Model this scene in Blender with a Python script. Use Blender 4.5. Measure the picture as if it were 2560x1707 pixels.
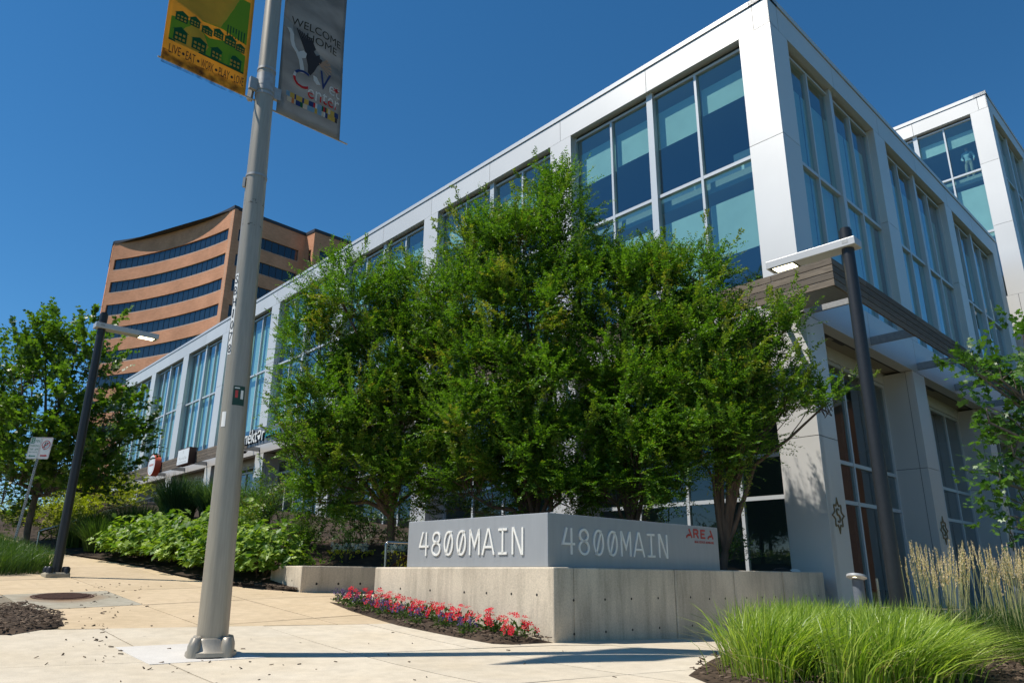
import bpy, math, random
import numpy as np
from mathutils import Vector, Matrix

for _o in list(bpy.data.objects):
    bpy.data.objects.remove(_o, do_unlink=True)
scene = bpy.context.scene
COL = scene.collection
D2R = math.pi / 180

# ------------------------------------------------------------------ camera
F0, PIT, ROLL, EYE = 1832.7, 0.3074, 0.0088, 0.75
_F = np.array([0, math.cos(PIT), math.sin(PIT)])
_U0 = np.array([0, -math.sin(PIT), math.cos(PIT)])
_X0 = np.array([1.0, 0, 0])
_XR = math.cos(ROLL) * _X0 + math.sin(ROLL) * _U0
_UR = -math.sin(ROLL) * _X0 + math.cos(ROLL) * _U0
cam_data = bpy.data.cameras.new("camera")
cam_data.sensor_width = 36
cam_data.lens = F0 / 2560 * 36
cam_data.clip_start = 0.05
cam_data.clip_end = 3000
cam = bpy.data.objects.new("camera", cam_data)
COL.objects.link(cam)
cam.matrix_world = Matrix(((_XR[0], _UR[0], -_F[0], 0), (_XR[1], _UR[1], -_F[1], 0), (_XR[2], _UR[2], -_F[2], EYE), (0, 0, 0, 1)))
scene.camera = cam

# ------------------------------------------------------------------ sky, sun, exposure
SUN_EL, SHADOW_AZ = 58.5, 80.0
world = bpy.data.worlds.new("World")
scene.world = world
world.use_nodes = True
wn = world.node_tree
wn.nodes.clear()
sky = wn.nodes.new("ShaderNodeTexSky")
sky.sky_type = 'NISHITA'
sky.sun_disc = False
sky.sun_elevation = math.radians(SUN_EL)
sky.sun_rotation = math.radians(SHADOW_AZ + 180)
sky.altitude = 300
sky.air_density = 1.0
sky.dust_density = 0.0
sky.ozone_density = 8.0
bgn = wn.nodes.new("ShaderNodeBackground")
bgn.inputs["Strength"].default_value = 0.103
wout = wn.nodes.new("ShaderNodeOutputWorld")
hsv = wn.nodes.new("ShaderNodeHueSaturation")
hsv.inputs["Hue"].default_value = 0.4925
hsv.inputs["Saturation"].default_value = 1.17
wn.links.new(sky.outputs[0], hsv.inputs["Color"])
wn.links.new(hsv.outputs[0], bgn.inputs[0])
wn.links.new(bgn.outputs[0], wout.inputs[0])

sun_data = bpy.data.lights.new("sun", 'SUN')
sun_data.energy = 5.0
sun_data.angle = math.radians(0.53)
sun_data.color = (1.0, 0.955, 0.88)
sun = bpy.data.objects.new("sun", sun_data)
COL.objects.link(sun)
_a = SHADOW_AZ * D2R
_e = SUN_EL * D2R
_ld = Vector((math.sin(_a) * math.cos(_e), math.cos(_a) * math.cos(_e), -math.sin(_e)))
sun.rotation_euler = _ld.to_track_quat('-Z', 'Y').to_euler()
sun.location = (-20, -5, 40)

vs = scene.view_settings
vs.view_transform = 'Standard'
vs.look = 'None'
vs.exposure = 0.18
vs.gamma = 1.0
vs.use_curve_mapping = False
scene.cycles.max_bounces = 8
scene.cycles.transparent_max_bounces = 16
scene.cycles.caustics_reflective = False
scene.cycles.caustics_refractive = False

# ------------------------------------------------------------------ helpers
def ray(u, v):
    return _F * F0 + _XR * (u - 1280) - _UR * (v - 853.5)

def empty(name, loc=(0, 0, 0)):
    o = bpy.data.objects.new(name, None)
    o.empty_display_size = 0.2
    o.location = loc
    COL.objects.link(o)
    return o

def tag(o, label=None, cat=None, group=None, kind=None):
    if label: o["label"] = label
    if cat: o["category"] = cat
    if group: o["group"] = group
    if kind: o["kind"] = kind
    return o

def put(name, me, parent=None, loc=None):
    """link a mesh given in world coordinates (or local to loc); keep world place under parent"""
    o = bpy.data.objects.new(name, me)
    COL.objects.link(o)
    w = Vector(loc) if loc is not None else Vector((0, 0, 0))
    if parent is not None:
        o.parent = parent
        base = Vector(WORLD.get(parent.name, (0, 0, 0)))
        o.location = w - base
    else:
        o.location = w
    WORLD[o.name] = tuple(w)
    return o

WORLD = {}

def thing(name, loc, label, cat, group=None):
    o = empty(name, loc)
    WORLD[o.name] = tuple(loc)
    return tag(o, label, cat, group)

def mk_mesh(name, V, F, mat, smooth=False, recenter=True):
    """returns mesh and its world centre"""
    V = np.asarray(V, dtype=np.float64)
    c = (V.min(0) + V.max(0)) / 2 if recenter and len(V) else np.zeros(3)
    me = bpy.data.meshes.new(name)
    me.from_pydata((V - c).tolist(), [], F)
    if mat is not None:
        me.materials.append(mat)
    if smooth:
        me.polygons.foreach_set("use_smooth", [True] * len(me.polygons))
    me.update()
    return me, tuple(c)

class G:
    """collects pieces of one mesh"""
    def __init__(s):
        s.v = []; s.f = []; s.m = []
    def add(s, V, F, mi=0):
        n = len(s.v)
        s.v.extend([tuple(float(q) for q in p) for p in V])
        s.f.extend([tuple(i + n for i in f) for f in F])
        s.m.extend([mi] * len(F))
        return s
    def hexa(s, P, mi=0):
        return s.add(P, [(0, 3, 2, 1), (4, 5, 6, 7), (0, 1, 5, 4), (1, 2, 6, 5), (2, 3, 7, 6), (3, 0, 4, 7)], mi)
    def box(s, fr, a0, a1, b0, b1, z0, z1, mi=0):
        return s.hexa([fr(a0, b0, z0), fr(a1, b0, z0), fr(a1, b1, z0), fr(a0, b1, z0),
                       fr(a0, b0, z1), fr(a1, b0, z1), fr(a1, b1, z1), fr(a0, b1, z1)], mi)
    def bar(s, p, q, w, h=None, up=(0, 0, 1), mi=0):
        p = np.array(p, float); q = np.array(q, float); h = h or w
        d = q - p; d /= np.linalg.norm(d)
        u = np.array(up, float)
        if abs(d @ u) > 0.95: u = np.array([1.0, 0, 0])
        a = np.cross(d, u); a /= np.linalg.norm(a); b = np.cross(a, d)
        P = []
        for e in (p, q):
            for sa, sb in ((-1, -1), (1, -1), (1, 1), (-1, 1)):
                P.append(e + a * sa * w / 2 + b * sb * h / 2)
        return s.hexa(P, mi)
    def tube(s, pts, rad, n=8, caps=True, mi=0):
        pts = np.array(pts, float)
        rad = np.broadcast_to(np.asarray(rad, float), (len(pts),))
        prev = None; rings = []
        for i, p in enumerate(pts):
            d = pts[min(i + 1, len(pts) - 1)] - pts[max(i - 1, 0)]
            d /= (np.linalg.norm(d) + 1e-12)
            if prev is None:
                a = np.cross(d, [0, 0, 1.0])
                if np.linalg.norm(a) < 0.05: a = np.cross(d, [1.0, 0, 0])
            else:
                a = prev - d * (prev @ d)
            a /= np.linalg.norm(a); prev = a; b = np.cross(d, a)
            t = np.arange(n) * 2 * math.pi / n
            rings.append(p + rad[i] * (np.cos(t)[:, None] * a + np.sin(t)[:, None] * b))
        V = np.concatenate(rings); F = []
        for i in range(len(pts) - 1):
            for k in range(n):
                F.append((i * n + k, i * n + (k + 1) % n, (i + 1) * n + (k + 1) % n, (i + 1) * n + k))
        if caps:
            F.append(tuple(range(n - 1, -1, -1))); F.append(tuple((len(pts) - 1) * n + k for k in range(n)))
        return s.add(V, F, mi)
    def prism(s, poly, O, Uv, Vv, Nv, depth, mi=0):
        O = np.array(O, float); Uv = np.array(Uv, float); Vv = np.array(Vv, float); Nv = np.array(Nv, float)
        n = len(poly)
        A = [O + Uv * x + Vv * y for x, y in poly]
        B = [p + Nv * depth for p in A]
        F = [tuple(range(n - 1, -1, -1)), tuple(range(n, 2 * n))]
        F += [(i, (i + 1) % n, n + (i + 1) % n, n + i) for i in range(n)]
        return s.add(A + B, F, mi)
    def build(s, name, mats, parent=None, smooth=False):
        if not isinstance(mats, (list, tuple)): mats = [mats]
        me, c = mk_mesh(name, s.v, s.f, None, smooth)
        for m in mats: me.materials.append(m)
        if len(mats) > 1: me.polygons.foreach_set("material_index", s.m)
        return put(name, me, parent, c)

def smooth_angle(o, deg=35):
    me = o.data
    me.polygons.foreach_set("use_smooth", [True] * len(me.polygons))
    try:
        me.set_sharp_from_angle(angle=math.radians(deg))
    except Exception:
        pass

def bevel(o, w=0.01, seg=2):
    m = o.modifiers.new("bevel", 'BEVEL')
    m.width = w; m.segments = seg; m.limit_method = 'ANGLE'; m.angle_limit = math.radians(40)
    return o

XYZ = lambda x, y, z: (x, y, z)

def dirv(a):
    return np.array([math.sin(a * D2R), math.cos(a * D2R), 0.0])

def frame(P, aa, ab):
    ea, eb = dirv(aa), dirv(ab)
    P = np.array([P[0], P[1], 0.0])
    def f(a, b, z):
        q = P + ea * a + eb * b
        return (q[0], q[1], z)
    return f

# ------------------------------------------------------------------ materials
def nodes_of(m):
    m.use_nodes = True
    nt = m.node_tree
    return nt, nt.nodes.get("Principled BSDF"), nt.nodes, nt.links

def lin(c):
    return tuple((x / 12.92 if x <= 0.04045 else ((x + 0.055) / 1.055) ** 2.4) for x in c)

def mat(name, col, rough=0.6, metal=0.0, noise=None, bump=0.0, spec=0.5, emis=None, coords='Object', coat=0.0):
    """noise = (scale, amount, detail) multiplies the colour; bump = strength on the same noise"""
    m = bpy.data.materials.new(name)
    nt, bs, N, L = nodes_of(m)
    bs.inputs["Base Color"].default_value = (*col, 1)
    bs.inputs["Roughness"].default_value = rough
    bs.inputs["Metallic"].default_value = metal
    bs.inputs["Specular IOR Level"].default_value = spec
    if coat: bs.inputs["Coat Weight"].default_value = coat
    if emis:
        bs.inputs["Emission Color"].default_value = (*emis[0], 1)
        bs.inputs["Emission Strength"].default_value = emis[1]
    if noise:
        g = N.new("ShaderNodeNewGeometry")
        t = N.new("ShaderNodeTexNoise")
        t.inputs["Scale"].default_value = noise[0]
        t.inputs["Detail"].default_value = noise[2] if len(noise) > 2 else 4
        if len(noise) > 3:
            mp = N.new("ShaderNodeMapping"); mp.inputs["Scale"].default_value = noise[3]
            L.new(g.outputs["Position"], mp.inputs["Vector"]); L.new(mp.outputs[0], t.inputs["Vector"])
        else:
            L.new(g.outputs["Position"], t.inputs["Vector"])
        r = N.new("ShaderNodeMapRange")
        r.inputs["From Min"].default_value = 0.3; r.inputs["From Max"].default_value = 0.7
        r.inputs["To Min"].default_value = 1 - noise[1]; r.inputs["To Max"].default_value = 1 + noise[1]
        L.new(t.outputs["Fac"], r.inputs["Value"])
        mx = N.new("ShaderNodeVectorMath"); mx.operation = 'SCALE'
        mx.inputs[0].default_value = col
        L.new(r.outputs[0], mx.inputs["Scale"])
        L.new(mx.outputs[0], bs.inputs["Base Color"])
        if bump:
            b = N.new("ShaderNodeBump"); b.inputs["Strength"].default_value = bump; b.inputs["Distance"].default_value = 0.01
            L.new(t.outputs["Fac"], b.inputs["Height"]); L.new(b.outputs[0], bs.inputs["Normal"])
    return m

def ramp(N, stops):
    r = N.new("ShaderNodeValToRGB")
    e = r.color_ramp.elements
    while len(e) > 1: e.remove(e[-1])
    e[0].position = stops[0][0]; e[0].color = (*stops[0][1], 1)
    for p, c in stops[1:]:
        x = e.new(p); x.color = (*c, 1)
    return r

def concrete_mat(name, base, streak=0.35, dirt=(0.10, 0.085, 0.06), fine=0.12):
    """cast concrete: blotches, vertical water streaks, pin holes"""
    m = bpy.data.materials.new(name)
    nt, bs, N, L = nodes_of(m)
    g = N.new("ShaderNodeNewGeometry")
    big = N.new("ShaderNodeTexNoise"); big.inputs["Scale"].default_value = 1.3; big.inputs["Detail"].default_value = 6
    L.new(g.outputs["Position"], big.inputs["Vector"])
    mp = N.new("ShaderNodeMapping"); mp.inputs["Scale"].default_value = (5, 5, 0.7)
    L.new(g.outputs["Position"], mp.inputs["Vector"])
    st = N.new("ShaderNodeTexNoise"); st.inputs["Scale"].default_value = 1.0; st.inputs["Detail"].default_value = 5; st.inputs["Roughness"].default_value = 0.65
    L.new(mp.outputs[0], st.inputs["Vector"])
    fn = N.new("ShaderNodeTexNoise"); fn.inputs["Scale"].default_value = 55; fn.inputs["Detail"].default_value = 5
    L.new(g.outputs["Position"], fn.inputs["Vector"])
    vo = N.new("ShaderNodeTexVoronoi"); vo.inputs["Scale"].default_value = 26
    L.new(g.outputs["Position"], vo.inputs["Vector"])
    sr = N.new("ShaderNodeMapRange"); sr.inputs["From Min"].default_value = 0.46; sr.inputs["From Max"].default_value = 0.72
    sr.inputs["To Min"].default_value = 0; sr.inputs["To Max"].default_value = streak
    L.new(st.outputs["Fac"], sr.inputs["Value"])
    mix = N.new("ShaderNodeMix"); mix.data_type = 'RGBA'
    mix.inputs["A"].default_value = (*base, 1); mix.inputs["B"].default_value = (*dirt, 1)
    L.new(sr.outputs[0], mix.inputs["Factor"])
    br = N.new("ShaderNodeMapRange"); br.inputs["From Min"].default_value = 0.3; br.inputs["From Max"].default_value = 0.7
    br.inputs["To Min"].default_value = 0.82; br.inputs["To Max"].default_value = 1.12
    L.new(big.outputs["Fac"], br.inputs["Value"])
    fr = N.new("ShaderNodeMapRange"); fr.inputs["From Min"].default_value = 0.3; fr.inputs["From Max"].default_value = 0.7
    fr.inputs["To Min"].default_value = 1 - fine; fr.inputs["To Max"].default_value = 1 + fine
    L.new(fn.outputs["Fac"], fr.inputs["Value"])
    pr = N.new("ShaderNodeMapRange"); pr.inputs["From Min"].default_value = 0.05; pr.inputs["From Max"].default_value = 0.13
    pr.inputs["To Min"].default_value = 0.45; pr.inputs["To Max"].default_value = 1.0
    L.new(vo.outputs["Distance"], pr.inputs["Value"])
    a = N.new("ShaderNodeMath"); a.operation = 'MULTIPLY'; L.new(br.outputs[0], a.inputs[0]); L.new(fr.outputs[0], a.inputs[1])
    b = N.new("ShaderNodeMath"); b.operation = 'MULTIPLY'; L.new(a.outputs[0], b.inputs[0]); L.new(pr.outputs[0], b.inputs[1])
    sc = N.new("ShaderNodeVectorMath"); sc.operation = 'SCALE'
    L.new(mix.outputs["Result"], sc.inputs[0]); L.new(b.outputs[0], sc.inputs["Scale"])
    L.new(sc.outputs[0], bs.inputs["Base Color"])
    bs.inputs["Roughness"].default_value = 0.88
    bs.inputs["Specular IOR Level"].default_value = 0.25
    bm = N.new("ShaderNodeBump"); bm.inputs["Strength"].default_value = 0.25; bm.inputs["Distance"].default_value = 0.01
    L.new(b.outputs[0], bm.inputs["Height"]); L.new(bm.outputs[0], bs.inputs["Normal"])
    return m

def paving_mat(name, base, alt, rough=0.9, blot=0.10, crack=False):
    m = bpy.data.materials.new(name)
    nt, bs, N, L = nodes_of(m)
    g = N.new("ShaderNodeNewGeometry")
    n1 = N.new("ShaderNodeTexNoise"); n1.inputs["Scale"].default_value = 0.9; n1.inputs["Detail"].default_value = 7; n1.inputs["Roughness"].default_value = 0.6
    n2 = N.new("ShaderNodeTexNoise"); n2.inputs["Scale"].default_value = 120; n2.inputs["Detail"].default_value = 3
    n3 = N.new("ShaderNodeTexNoise"); n3.inputs["Scale"].default_value = 7; n3.inputs["Detail"].default_value = 6
    for n in (n1, n2, n3): L.new(g.outputs["Position"], n.inputs["Vector"])
    mix = N.new("ShaderNodeMix"); mix.data_type = 'RGBA'
    mix.inputs["A"].default_value = (*base, 1); mix.inputs["B"].default_value = (*alt, 1)
    r1 = N.new("ShaderNodeMapRange"); r1.inputs["From Min"].default_value = 0.38; r1.inputs["From Max"].default_value = 0.68
    L.new(n1.outputs["Fac"], r1.inputs["Value"]); L.new(r1.outputs[0], mix.inputs["Factor"])
    r2 = N.new("ShaderNodeMapRange"); r2.inputs["From Min"].default_value = 0.3; r2.inputs["From Max"].default_value = 0.7
    r2.inputs["To Min"].default_value = 0.88; r2.inputs["To Max"].default_value = 1.1
    L.new(n2.outputs["Fac"], r2.inputs["Value"])
    r3 = N.new("ShaderNodeMapRange"); r3.inputs["From Min"].default_value = 0.3; r3.inputs["From Max"].default_value = 0.7
    r3.inputs["To Min"].default_value = 1 - blot; r3.inputs["To Max"].default_value = 1 + blot * 0.6
    L.new(n3.outputs["Fac"], r3.inputs["Value"])
    a = N.new("ShaderNodeMath"); a.operation = 'MULTIPLY'; L.new(r2.outputs[0], a.inputs[0]); L.new(r3.outputs[0], a.inputs[1])
    sc = N.new("ShaderNodeVectorMath"); sc.operation = 'SCALE'
    vo = N.new("ShaderNodeTexVoronoi"); vo.inputs["Scale"].default_value = 2.2; L.new(g.outputs["Position"], vo.inputs["Vector"])
    vr = N.new("ShaderNodeMapRange"); vr.inputs["From Min"].default_value = 0.030; vr.inputs["From Max"].default_value = 0.055; vr.inputs["To Min"].default_value = 0.70; vr.inputs["To Max"].default_value = 1.0
    L.new(vo.outputs["Distance"], vr.inputs["Value"])
    oi = N.new("ShaderNodeObjectInfo"); orr = N.new("ShaderNodeMapRange"); orr.inputs["To Min"].default_value = 0.94; orr.inputs["To Max"].default_value = 1.05
    L.new(oi.outputs["Random"], orr.inputs["Value"])
    a2 = N.new("ShaderNodeMath"); a2.operation = 'MULTIPLY'; L.new(a.outputs[0], a2.inputs[0]); L.new(vr.outputs[0], a2.inputs[1])
    a3 = N.new("ShaderNodeMath"); a3.operation = 'MULTIPLY'; L.new(a2.outputs[0], a3.inputs[0]); L.new(orr.outputs[0], a3.inputs[1])
    L.new(mix.outputs["Result"], sc.inputs[0]); L.new(a3.outputs[0], sc.inputs["Scale"])
    L.new(sc.outputs[0], bs.inputs["Base Color"])
    bs.inputs["Roughness"].default_value = rough; bs.inputs["Specular IOR Level"].default_value = 0.2
    bm = N.new("ShaderNodeBump"); bm.inputs["Strength"].default_value = 0.15; bm.inputs["Distance"].default_value = 0.004
    L.new(n2.outputs["Fac"], bm.inputs["Height"]); L.new(bm.outputs[0], bs.inputs["Normal"])
    return m

def leaf_mat(name, dark, light, tip=None, rough=0.42, transl=0.35, spec=0.4):
    """leaf colours vary from leaf to leaf; young growth takes the tip colour through the mesh attribute 'young'"""
    m = bpy.data.materials.new(name)
    nt, bs, N, L = nodes_of(m)
    g = N.new("ShaderNodeNewGeometry")
    r = ramp(N, [(0, dark), (0.55, tuple((a + b) / 2 for a, b in zip(dark, light))), (1, light)])
    L.new(g.outputs["Random Per Island"], r.inputs[0])
    col = r.outputs[0]
    if tip:
        at = N.new("ShaderNodeAttribute"); at.attribute_name = "young"
        mx = N.new("ShaderNodeMix"); mx.data_type = 'RGBA'
        L.new(at.outputs["Fac"], mx.inputs["Factor"]); L.new(col, mx.inputs["A"]); mx.inputs["B"].default_value = (*tip, 1)
        col = mx.outputs["Result"]
    L.new(col, bs.inputs["Base Color"])
    bs.inputs["Roughness"].default_value = rough
    bs.inputs["Specular IOR Level"].default_value = spec
    tr = N.new("ShaderNodeBsdfTranslucent")
    sc = N.new("ShaderNodeVectorMath"); sc.operation = 'MULTIPLY'
    sc.inputs[1].default_value = (1.5, 1.7, 0.5)
    L.new(col, sc.inputs[0]); L.new(sc.outputs[0], tr.inputs["Color"])
    ms = N.new("ShaderNodeMixShader"); ms.inputs[0].default_value = transl
    L.new(bs.outputs[0], ms.inputs[1]); L.new(tr.outputs[0], ms.inputs[2])
    L.new(ms.outputs[0], N["Material Output"].inputs["Surface"])
    return m

def glass_mat(name, tint, refl=0.10, gcol=(0.9, 0.95, 1.0), ior=1.5):
    m = bpy.data.materials.new(name)
    nt, bs, N, L = nodes_of(m)
    N.remove(bs)
    tr = N.new("ShaderNodeBsdfTransparent"); tr.inputs[0].default_value = (*tint, 1)
    gl = N.new("ShaderNodeBsdfGlossy"); gl.inputs["Roughness"].default_value = 0.0; gl.inputs["Color"].default_value = (*gcol, 1)
    fr = N.new("ShaderNodeLayerWeight"); fr.inputs["Blend"].default_value = 0.5
    pw = N.new("ShaderNodeMath"); pw.operation = 'POWER'; pw.inputs[1].default_value = 4.0
    L.new(fr.outputs["Facing"], pw.inputs[0])
    mr = N.new("ShaderNodeMapRange"); mr.inputs["To Min"].default_value = refl; mr.inputs["To Max"].default_value = 1.0
    L.new(pw.outputs[0], mr.inputs["Value"])
    # faint waviness of real panes
    gg = N.new("ShaderNodeNewGeometry"); nz = N.new("ShaderNodeTexNoise"); nz.inputs["Scale"].default_value = 0.6
    L.new(gg.outputs["Position"], nz.inputs["Vector"])
    bp = N.new("ShaderNodeBump"); bp.inputs["Strength"].default_value = 0.06; bp.inputs["Distance"].default_value = 0.05
    L.new(nz.outputs["Fac"], bp.inputs["Height"]); L.new(bp.outputs[0], gl.inputs["Normal"])
    ms = N.new("ShaderNodeMixShader")
    L.new(mr.outputs[0], ms.inputs[0]); L.new(tr.outputs[0], ms.inputs[1]); L.new(gl.outputs[0], ms.inputs[2])
    L.new(ms.outputs[0], N["Material Output"].inputs["Surface"])
    return m

def wood_mat(name, a, b):
    m = bpy.data.materials.new(name)
    nt, bs, N, L = nodes_of(m)
    tc = N.new("ShaderNodeTexCoord"); oi = N.new("ShaderNodeObjectInfo")
    ge = N.new("ShaderNodeNewGeometry")
    mp = N.new("ShaderNodeMapping"); mp.inputs["Scale"].default_value = (2.5, 2.5, 45)
    L.new(ge.outputs["Position"], mp.inputs["Vector"])
    n = N.new("ShaderNodeTexNoise"); n.inputs["Scale"].default_value = 1.5; n.inputs["Detail"].default_value = 7; n.inputs["Roughness"].default_value = 0.65
    L.new(mp.outputs[0], n.inputs["Vector"])
    r = ramp(N, [(0.28, a), (0.72, b)])
    L.new(n.outputs["Fac"], r.inputs[0])
    mr = N.new("ShaderNodeMapRange"); mr.inputs["To Min"].default_value = 0.72; mr.inputs["To Max"].default_value = 1.22
    L.new(oi.outputs["Random"], mr.inputs["Value"])
    sc = N.new("ShaderNodeVectorMath"); sc.operation = 'SCALE'
    L.new(r.outputs[0], sc.inputs[0]); L.new(mr.outputs[0], sc.inputs["Scale"]); L.new(sc.outputs[0], bs.inputs["Base Color"])
    bs.inputs["Roughness"].default_value = 0.75
    bm = N.new("ShaderNodeBump"); bm.inputs["Strength"].default_value = 0.3; bm.inputs["Distance"].default_value = 0.003
    L.new(n.outputs["Fac"], bm.inputs["Height"]); L.new(bm.outputs[0], bs.inputs["Normal"])
    return m

def brick_mat(name, c1, c2, mortar):
    m = bpy.data.materials.new(name)
    nt, bs, N, L = nodes_of(m)
    tc = N.new("ShaderNodeUVMap")
    bt = N.new("ShaderNodeTexBrick")
    bt.inputs["Color1"].default_value = (*c1, 1); bt.inputs["Color2"].default_value = (*c2, 1); bt.inputs["Mortar"].default_value = (*mortar, 1)
    bt.inputs["Scale"].default_value = 1.0; bt.inputs["Brick Width"].default_value = 0.40; bt.inputs["Row Height"].default_value = 0.135
    bt.inputs["Mortar Size"].default_value = 0.009; bt.inputs["Bias"].default_value = 0.0
    L.new(tc.outputs[0], bt.inputs["Vector"])
    g = N.new("ShaderNodeNewGeometry"); n = N.new("ShaderNodeTexNoise"); n.inputs["Scale"].default_value = 0.35; n.inputs["Detail"].default_value = 6
    L.new(g.outputs["Position"], n.inputs["Vector"])
    mr = N.new("ShaderNodeMapRange"); mr.inputs["From Min"].default_value = 0.3; mr.inputs["From Max"].default_value = 0.7; mr.inputs["To Min"].default_value = 0.85; mr.inputs["To Max"].default_value = 1.12
    L.new(n.outputs["Fac"], mr.inputs["Value"])
    sc = N.new("ShaderNodeVectorMath"); sc.operation = 'SCALE'
    L.new(bt.outputs["Color"], sc.inputs[0]); L.new(mr.outputs[0], sc.inputs["Scale"]); L.new(sc.outputs[0], bs.inputs["Base Color"])
    bs.inputs["Roughness"].default_value = 0.9; bs.inputs["Specular IOR Level"].default_value = 0.15
    return m

M = {}
M['panel'] = mat("aluminium_panel", (0.70, 0.68, 0.645), 0.46, 0.34, (0.7, 0.03, 3), spec=0.5)
M['core'] = mat("dark_joint", (0.05, 0.05, 0.055), 0.8)
M['coping'] = mat("coping_metal", (0.66, 0.65, 0.63), 0.45, 0.4)
M['frame'] = mat("window_frame", (0.60, 0.62, 0.63), 0.38, 0.2)
M['frame_dark'] = mat("dark_gasket", (0.04, 0.045, 0.05), 0.6)
M['glass'] = glass_mat("tinted_glass", (0.60, 0.84, 0.82), 0.20)
M['glass_g'] = glass_mat("shop_glass", (0.42, 0.52, 0.50), 0.07)
M['blind'] = mat("roller_blind", (0.74, 0.77, 0.72), 0.9, noise=(2.0, 0.05, 3))
M['room'] = mat("room_wall", (0.20, 0.21, 0.22), 0.9)
M['roomfloor'] = mat("room_floor", (0.16, 0.15, 0.14), 0.8)
M['ceil'] = mat("room_ceiling", (0.42, 0.42, 0.40), 0.9)
M['white'] = mat("white_paint", (0.78, 0.78, 0.76), 0.5)
def vary(m, lo, hi):
    nt, bs, N, L = nodes_of(m)
    src = bs.inputs["Base Color"].links[0].from_socket
    oi = N.new("ShaderNodeObjectInfo"); mr = N.new("ShaderNodeMapRange"); mr.inputs["To Min"].default_value = lo; mr.inputs["To Max"].default_value = hi
    L.new(oi.outputs["Random"], mr.inputs["Value"])
    sc = N.new("ShaderNodeVectorMath"); sc.operation = 'SCALE'; L.new(src, sc.inputs[0]); L.new(mr.outputs[0], sc.inputs["Scale"]); L.new(sc.outputs[0], bs.inputs["Base Color"])
vary(M['panel'], 0.95, 1.04); vary(M['blind'], 0.9, 1.05)
M['soffit'] = mat("tan_soffit", (0.30, 0.27, 0.21), 0.85, noise=(3, 0.06, 4))
M['wood'] = wood_mat("weathered_plank", (0.075, 0.056, 0.038), (0.235, 0.185, 0.135))
M['galv'] = mat("galvanised_steel", (0.36, 0.355, 0.34), 0.5, 0.5, (18, 0.12, 4))
M['blacksteel'] = mat("black_lamp_paint", (0.016, 0.017, 0.020), 0.42, 0.0, (30, 0.15, 3), spec=0.5)
M['silver'] = mat("silver_fixture", (0.50, 0.50, 0.49), 0.42, 0.3)
M['led'] = mat("lit_led", (0.9, 0.85, 0.6), 0.5, emis=((1.0, 0.90, 0.55), 7.0))
M['bronze'] = mat("bronze_emblem", (0.24, 0.19, 0.10), 0.45, 0.6)
M['alpole'] = mat("brushed_aluminium", (0.36, 0.32, 0.255), 0.42, 0.35, (60, 0.09, 3, (1, 1, 0.06)))
M['concrete'] = concrete_mat("plinth_concrete", (0.62, 0.535, 0.41), 0.40)
M['tiehole'] = mat("form_tie_hole", (0.035, 0.032, 0.028), 0.95)
M['signgrey'] = mat("sign_grey_paint", (0.36, 0.375, 0.39), 0.42, 0.25, (3.0, 0.04, 4, (4, 4, 0.6)))
M['letter'] = mat("white_letter", (0.80, 0.79, 0.74), 0.4)
M['red'] = mat("red_letter", (0.45, 0.045, 0.03), 0.45)
M['tan'] = paving_mat("tan_concrete", (0.56, 0.435, 0.285), (0.51, 0.39, 0.245))
M['pale'] = paving_mat("pale_concrete", (0.58, 0.505, 0.39), (0.55, 0.465, 0.34))
M['patch'] = paving_mat("new_concrete", (0.62, 0.585, 0.53), (0.58, 0.54, 0.48), blot=0.05)
M['greyc'] = paving_mat("grey_concrete", (0.38, 0.345, 0.27), (0.33, 0.29, 0.215), blot=0.16)
M['joint'] = mat("joint_sand", (0.20, 0.165, 0.115), 0.95)
M['soil'] = paving_mat("mulch_soil", (0.075, 0.052, 0.035), (0.035, 0.024, 0.017), 0.95, 0.45)
M['chip'] = mat("mulch_chip", (0.105, 0.075, 0.052), 0.95)
M['ground'] = paving_mat("lawn_soil", (0.07, 0.085, 0.03), (0.05, 0.06, 0.025))
M['asphalt'] = paving_mat("asphalt", (0.055, 0.054, 0.052), (0.045, 0.044, 0.043))
M['rust'] = mat("rusted_iron", (0.075, 0.032, 0.018), 0.75, 0.3, (25, 0.4, 5), bump=0.4)
M['bark'] = mat("brown_bark", (0.105, 0.068, 0.045), 0.9, noise=(14, 0.35, 5, (1, 1, 0.25)), bump=0.5)
M['bark2'] = mat("grey_bark", (0.13, 0.105, 0.08), 0.9, noise=(16, 0.35, 5, (1, 1, 0.3)), bump=0.5)
M['myrtle'] = leaf_mat("fine_tree_leaf", (0.042, 0.115, 0.010), (0.17, 0.30, 0.030), (0.33, 0.27, 0.05), 0.46, 0.38, 0.35)
M['maple'] = leaf_mat("maple_leaf", (0.045, 0.105, 0.012), (0.15, 0.24, 0.034), None, 0.42, 0.38, 0.4)
M['maple2'] = leaf_mat("near_maple_leaf", (0.035, 0.10, 0.015), (0.10, 0.20, 0.03), None, 0.40, 0.36, 0.45)
M['hydrangea'] = leaf_mat("oakleaf", (0.06, 0.14, 0.015), (0.30, 0.40, 0.055), None, 0.45, 0.32, 0.35)
M['shrub'] = leaf_mat("shrub_leaf", (0.04, 0.10, 0.012), (0.13, 0.22, 0.03), (0.24, 0.18, 0.04), 0.42, 0.35, 0.4)
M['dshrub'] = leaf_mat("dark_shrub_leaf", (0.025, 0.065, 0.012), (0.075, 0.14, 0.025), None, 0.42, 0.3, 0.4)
M['yshrub'] = leaf_mat("yellow_shrub_leaf", (0.17, 0.22, 0.012), (0.42, 0.42, 0.03), None, 0.5, 0.35, 0.3)
M['grass'] = leaf_mat("bright_grass", (0.12, 0.22, 0.018), (0.42, 0.50, 0.09), None, 0.40, 0.38, 0.45)
M['grass2'] = leaf_mat("green_grass", (0.03, 0.075, 0.012), (0.10, 0.165, 0.03), None, 0.42, 0.3, 0.4)
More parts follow.
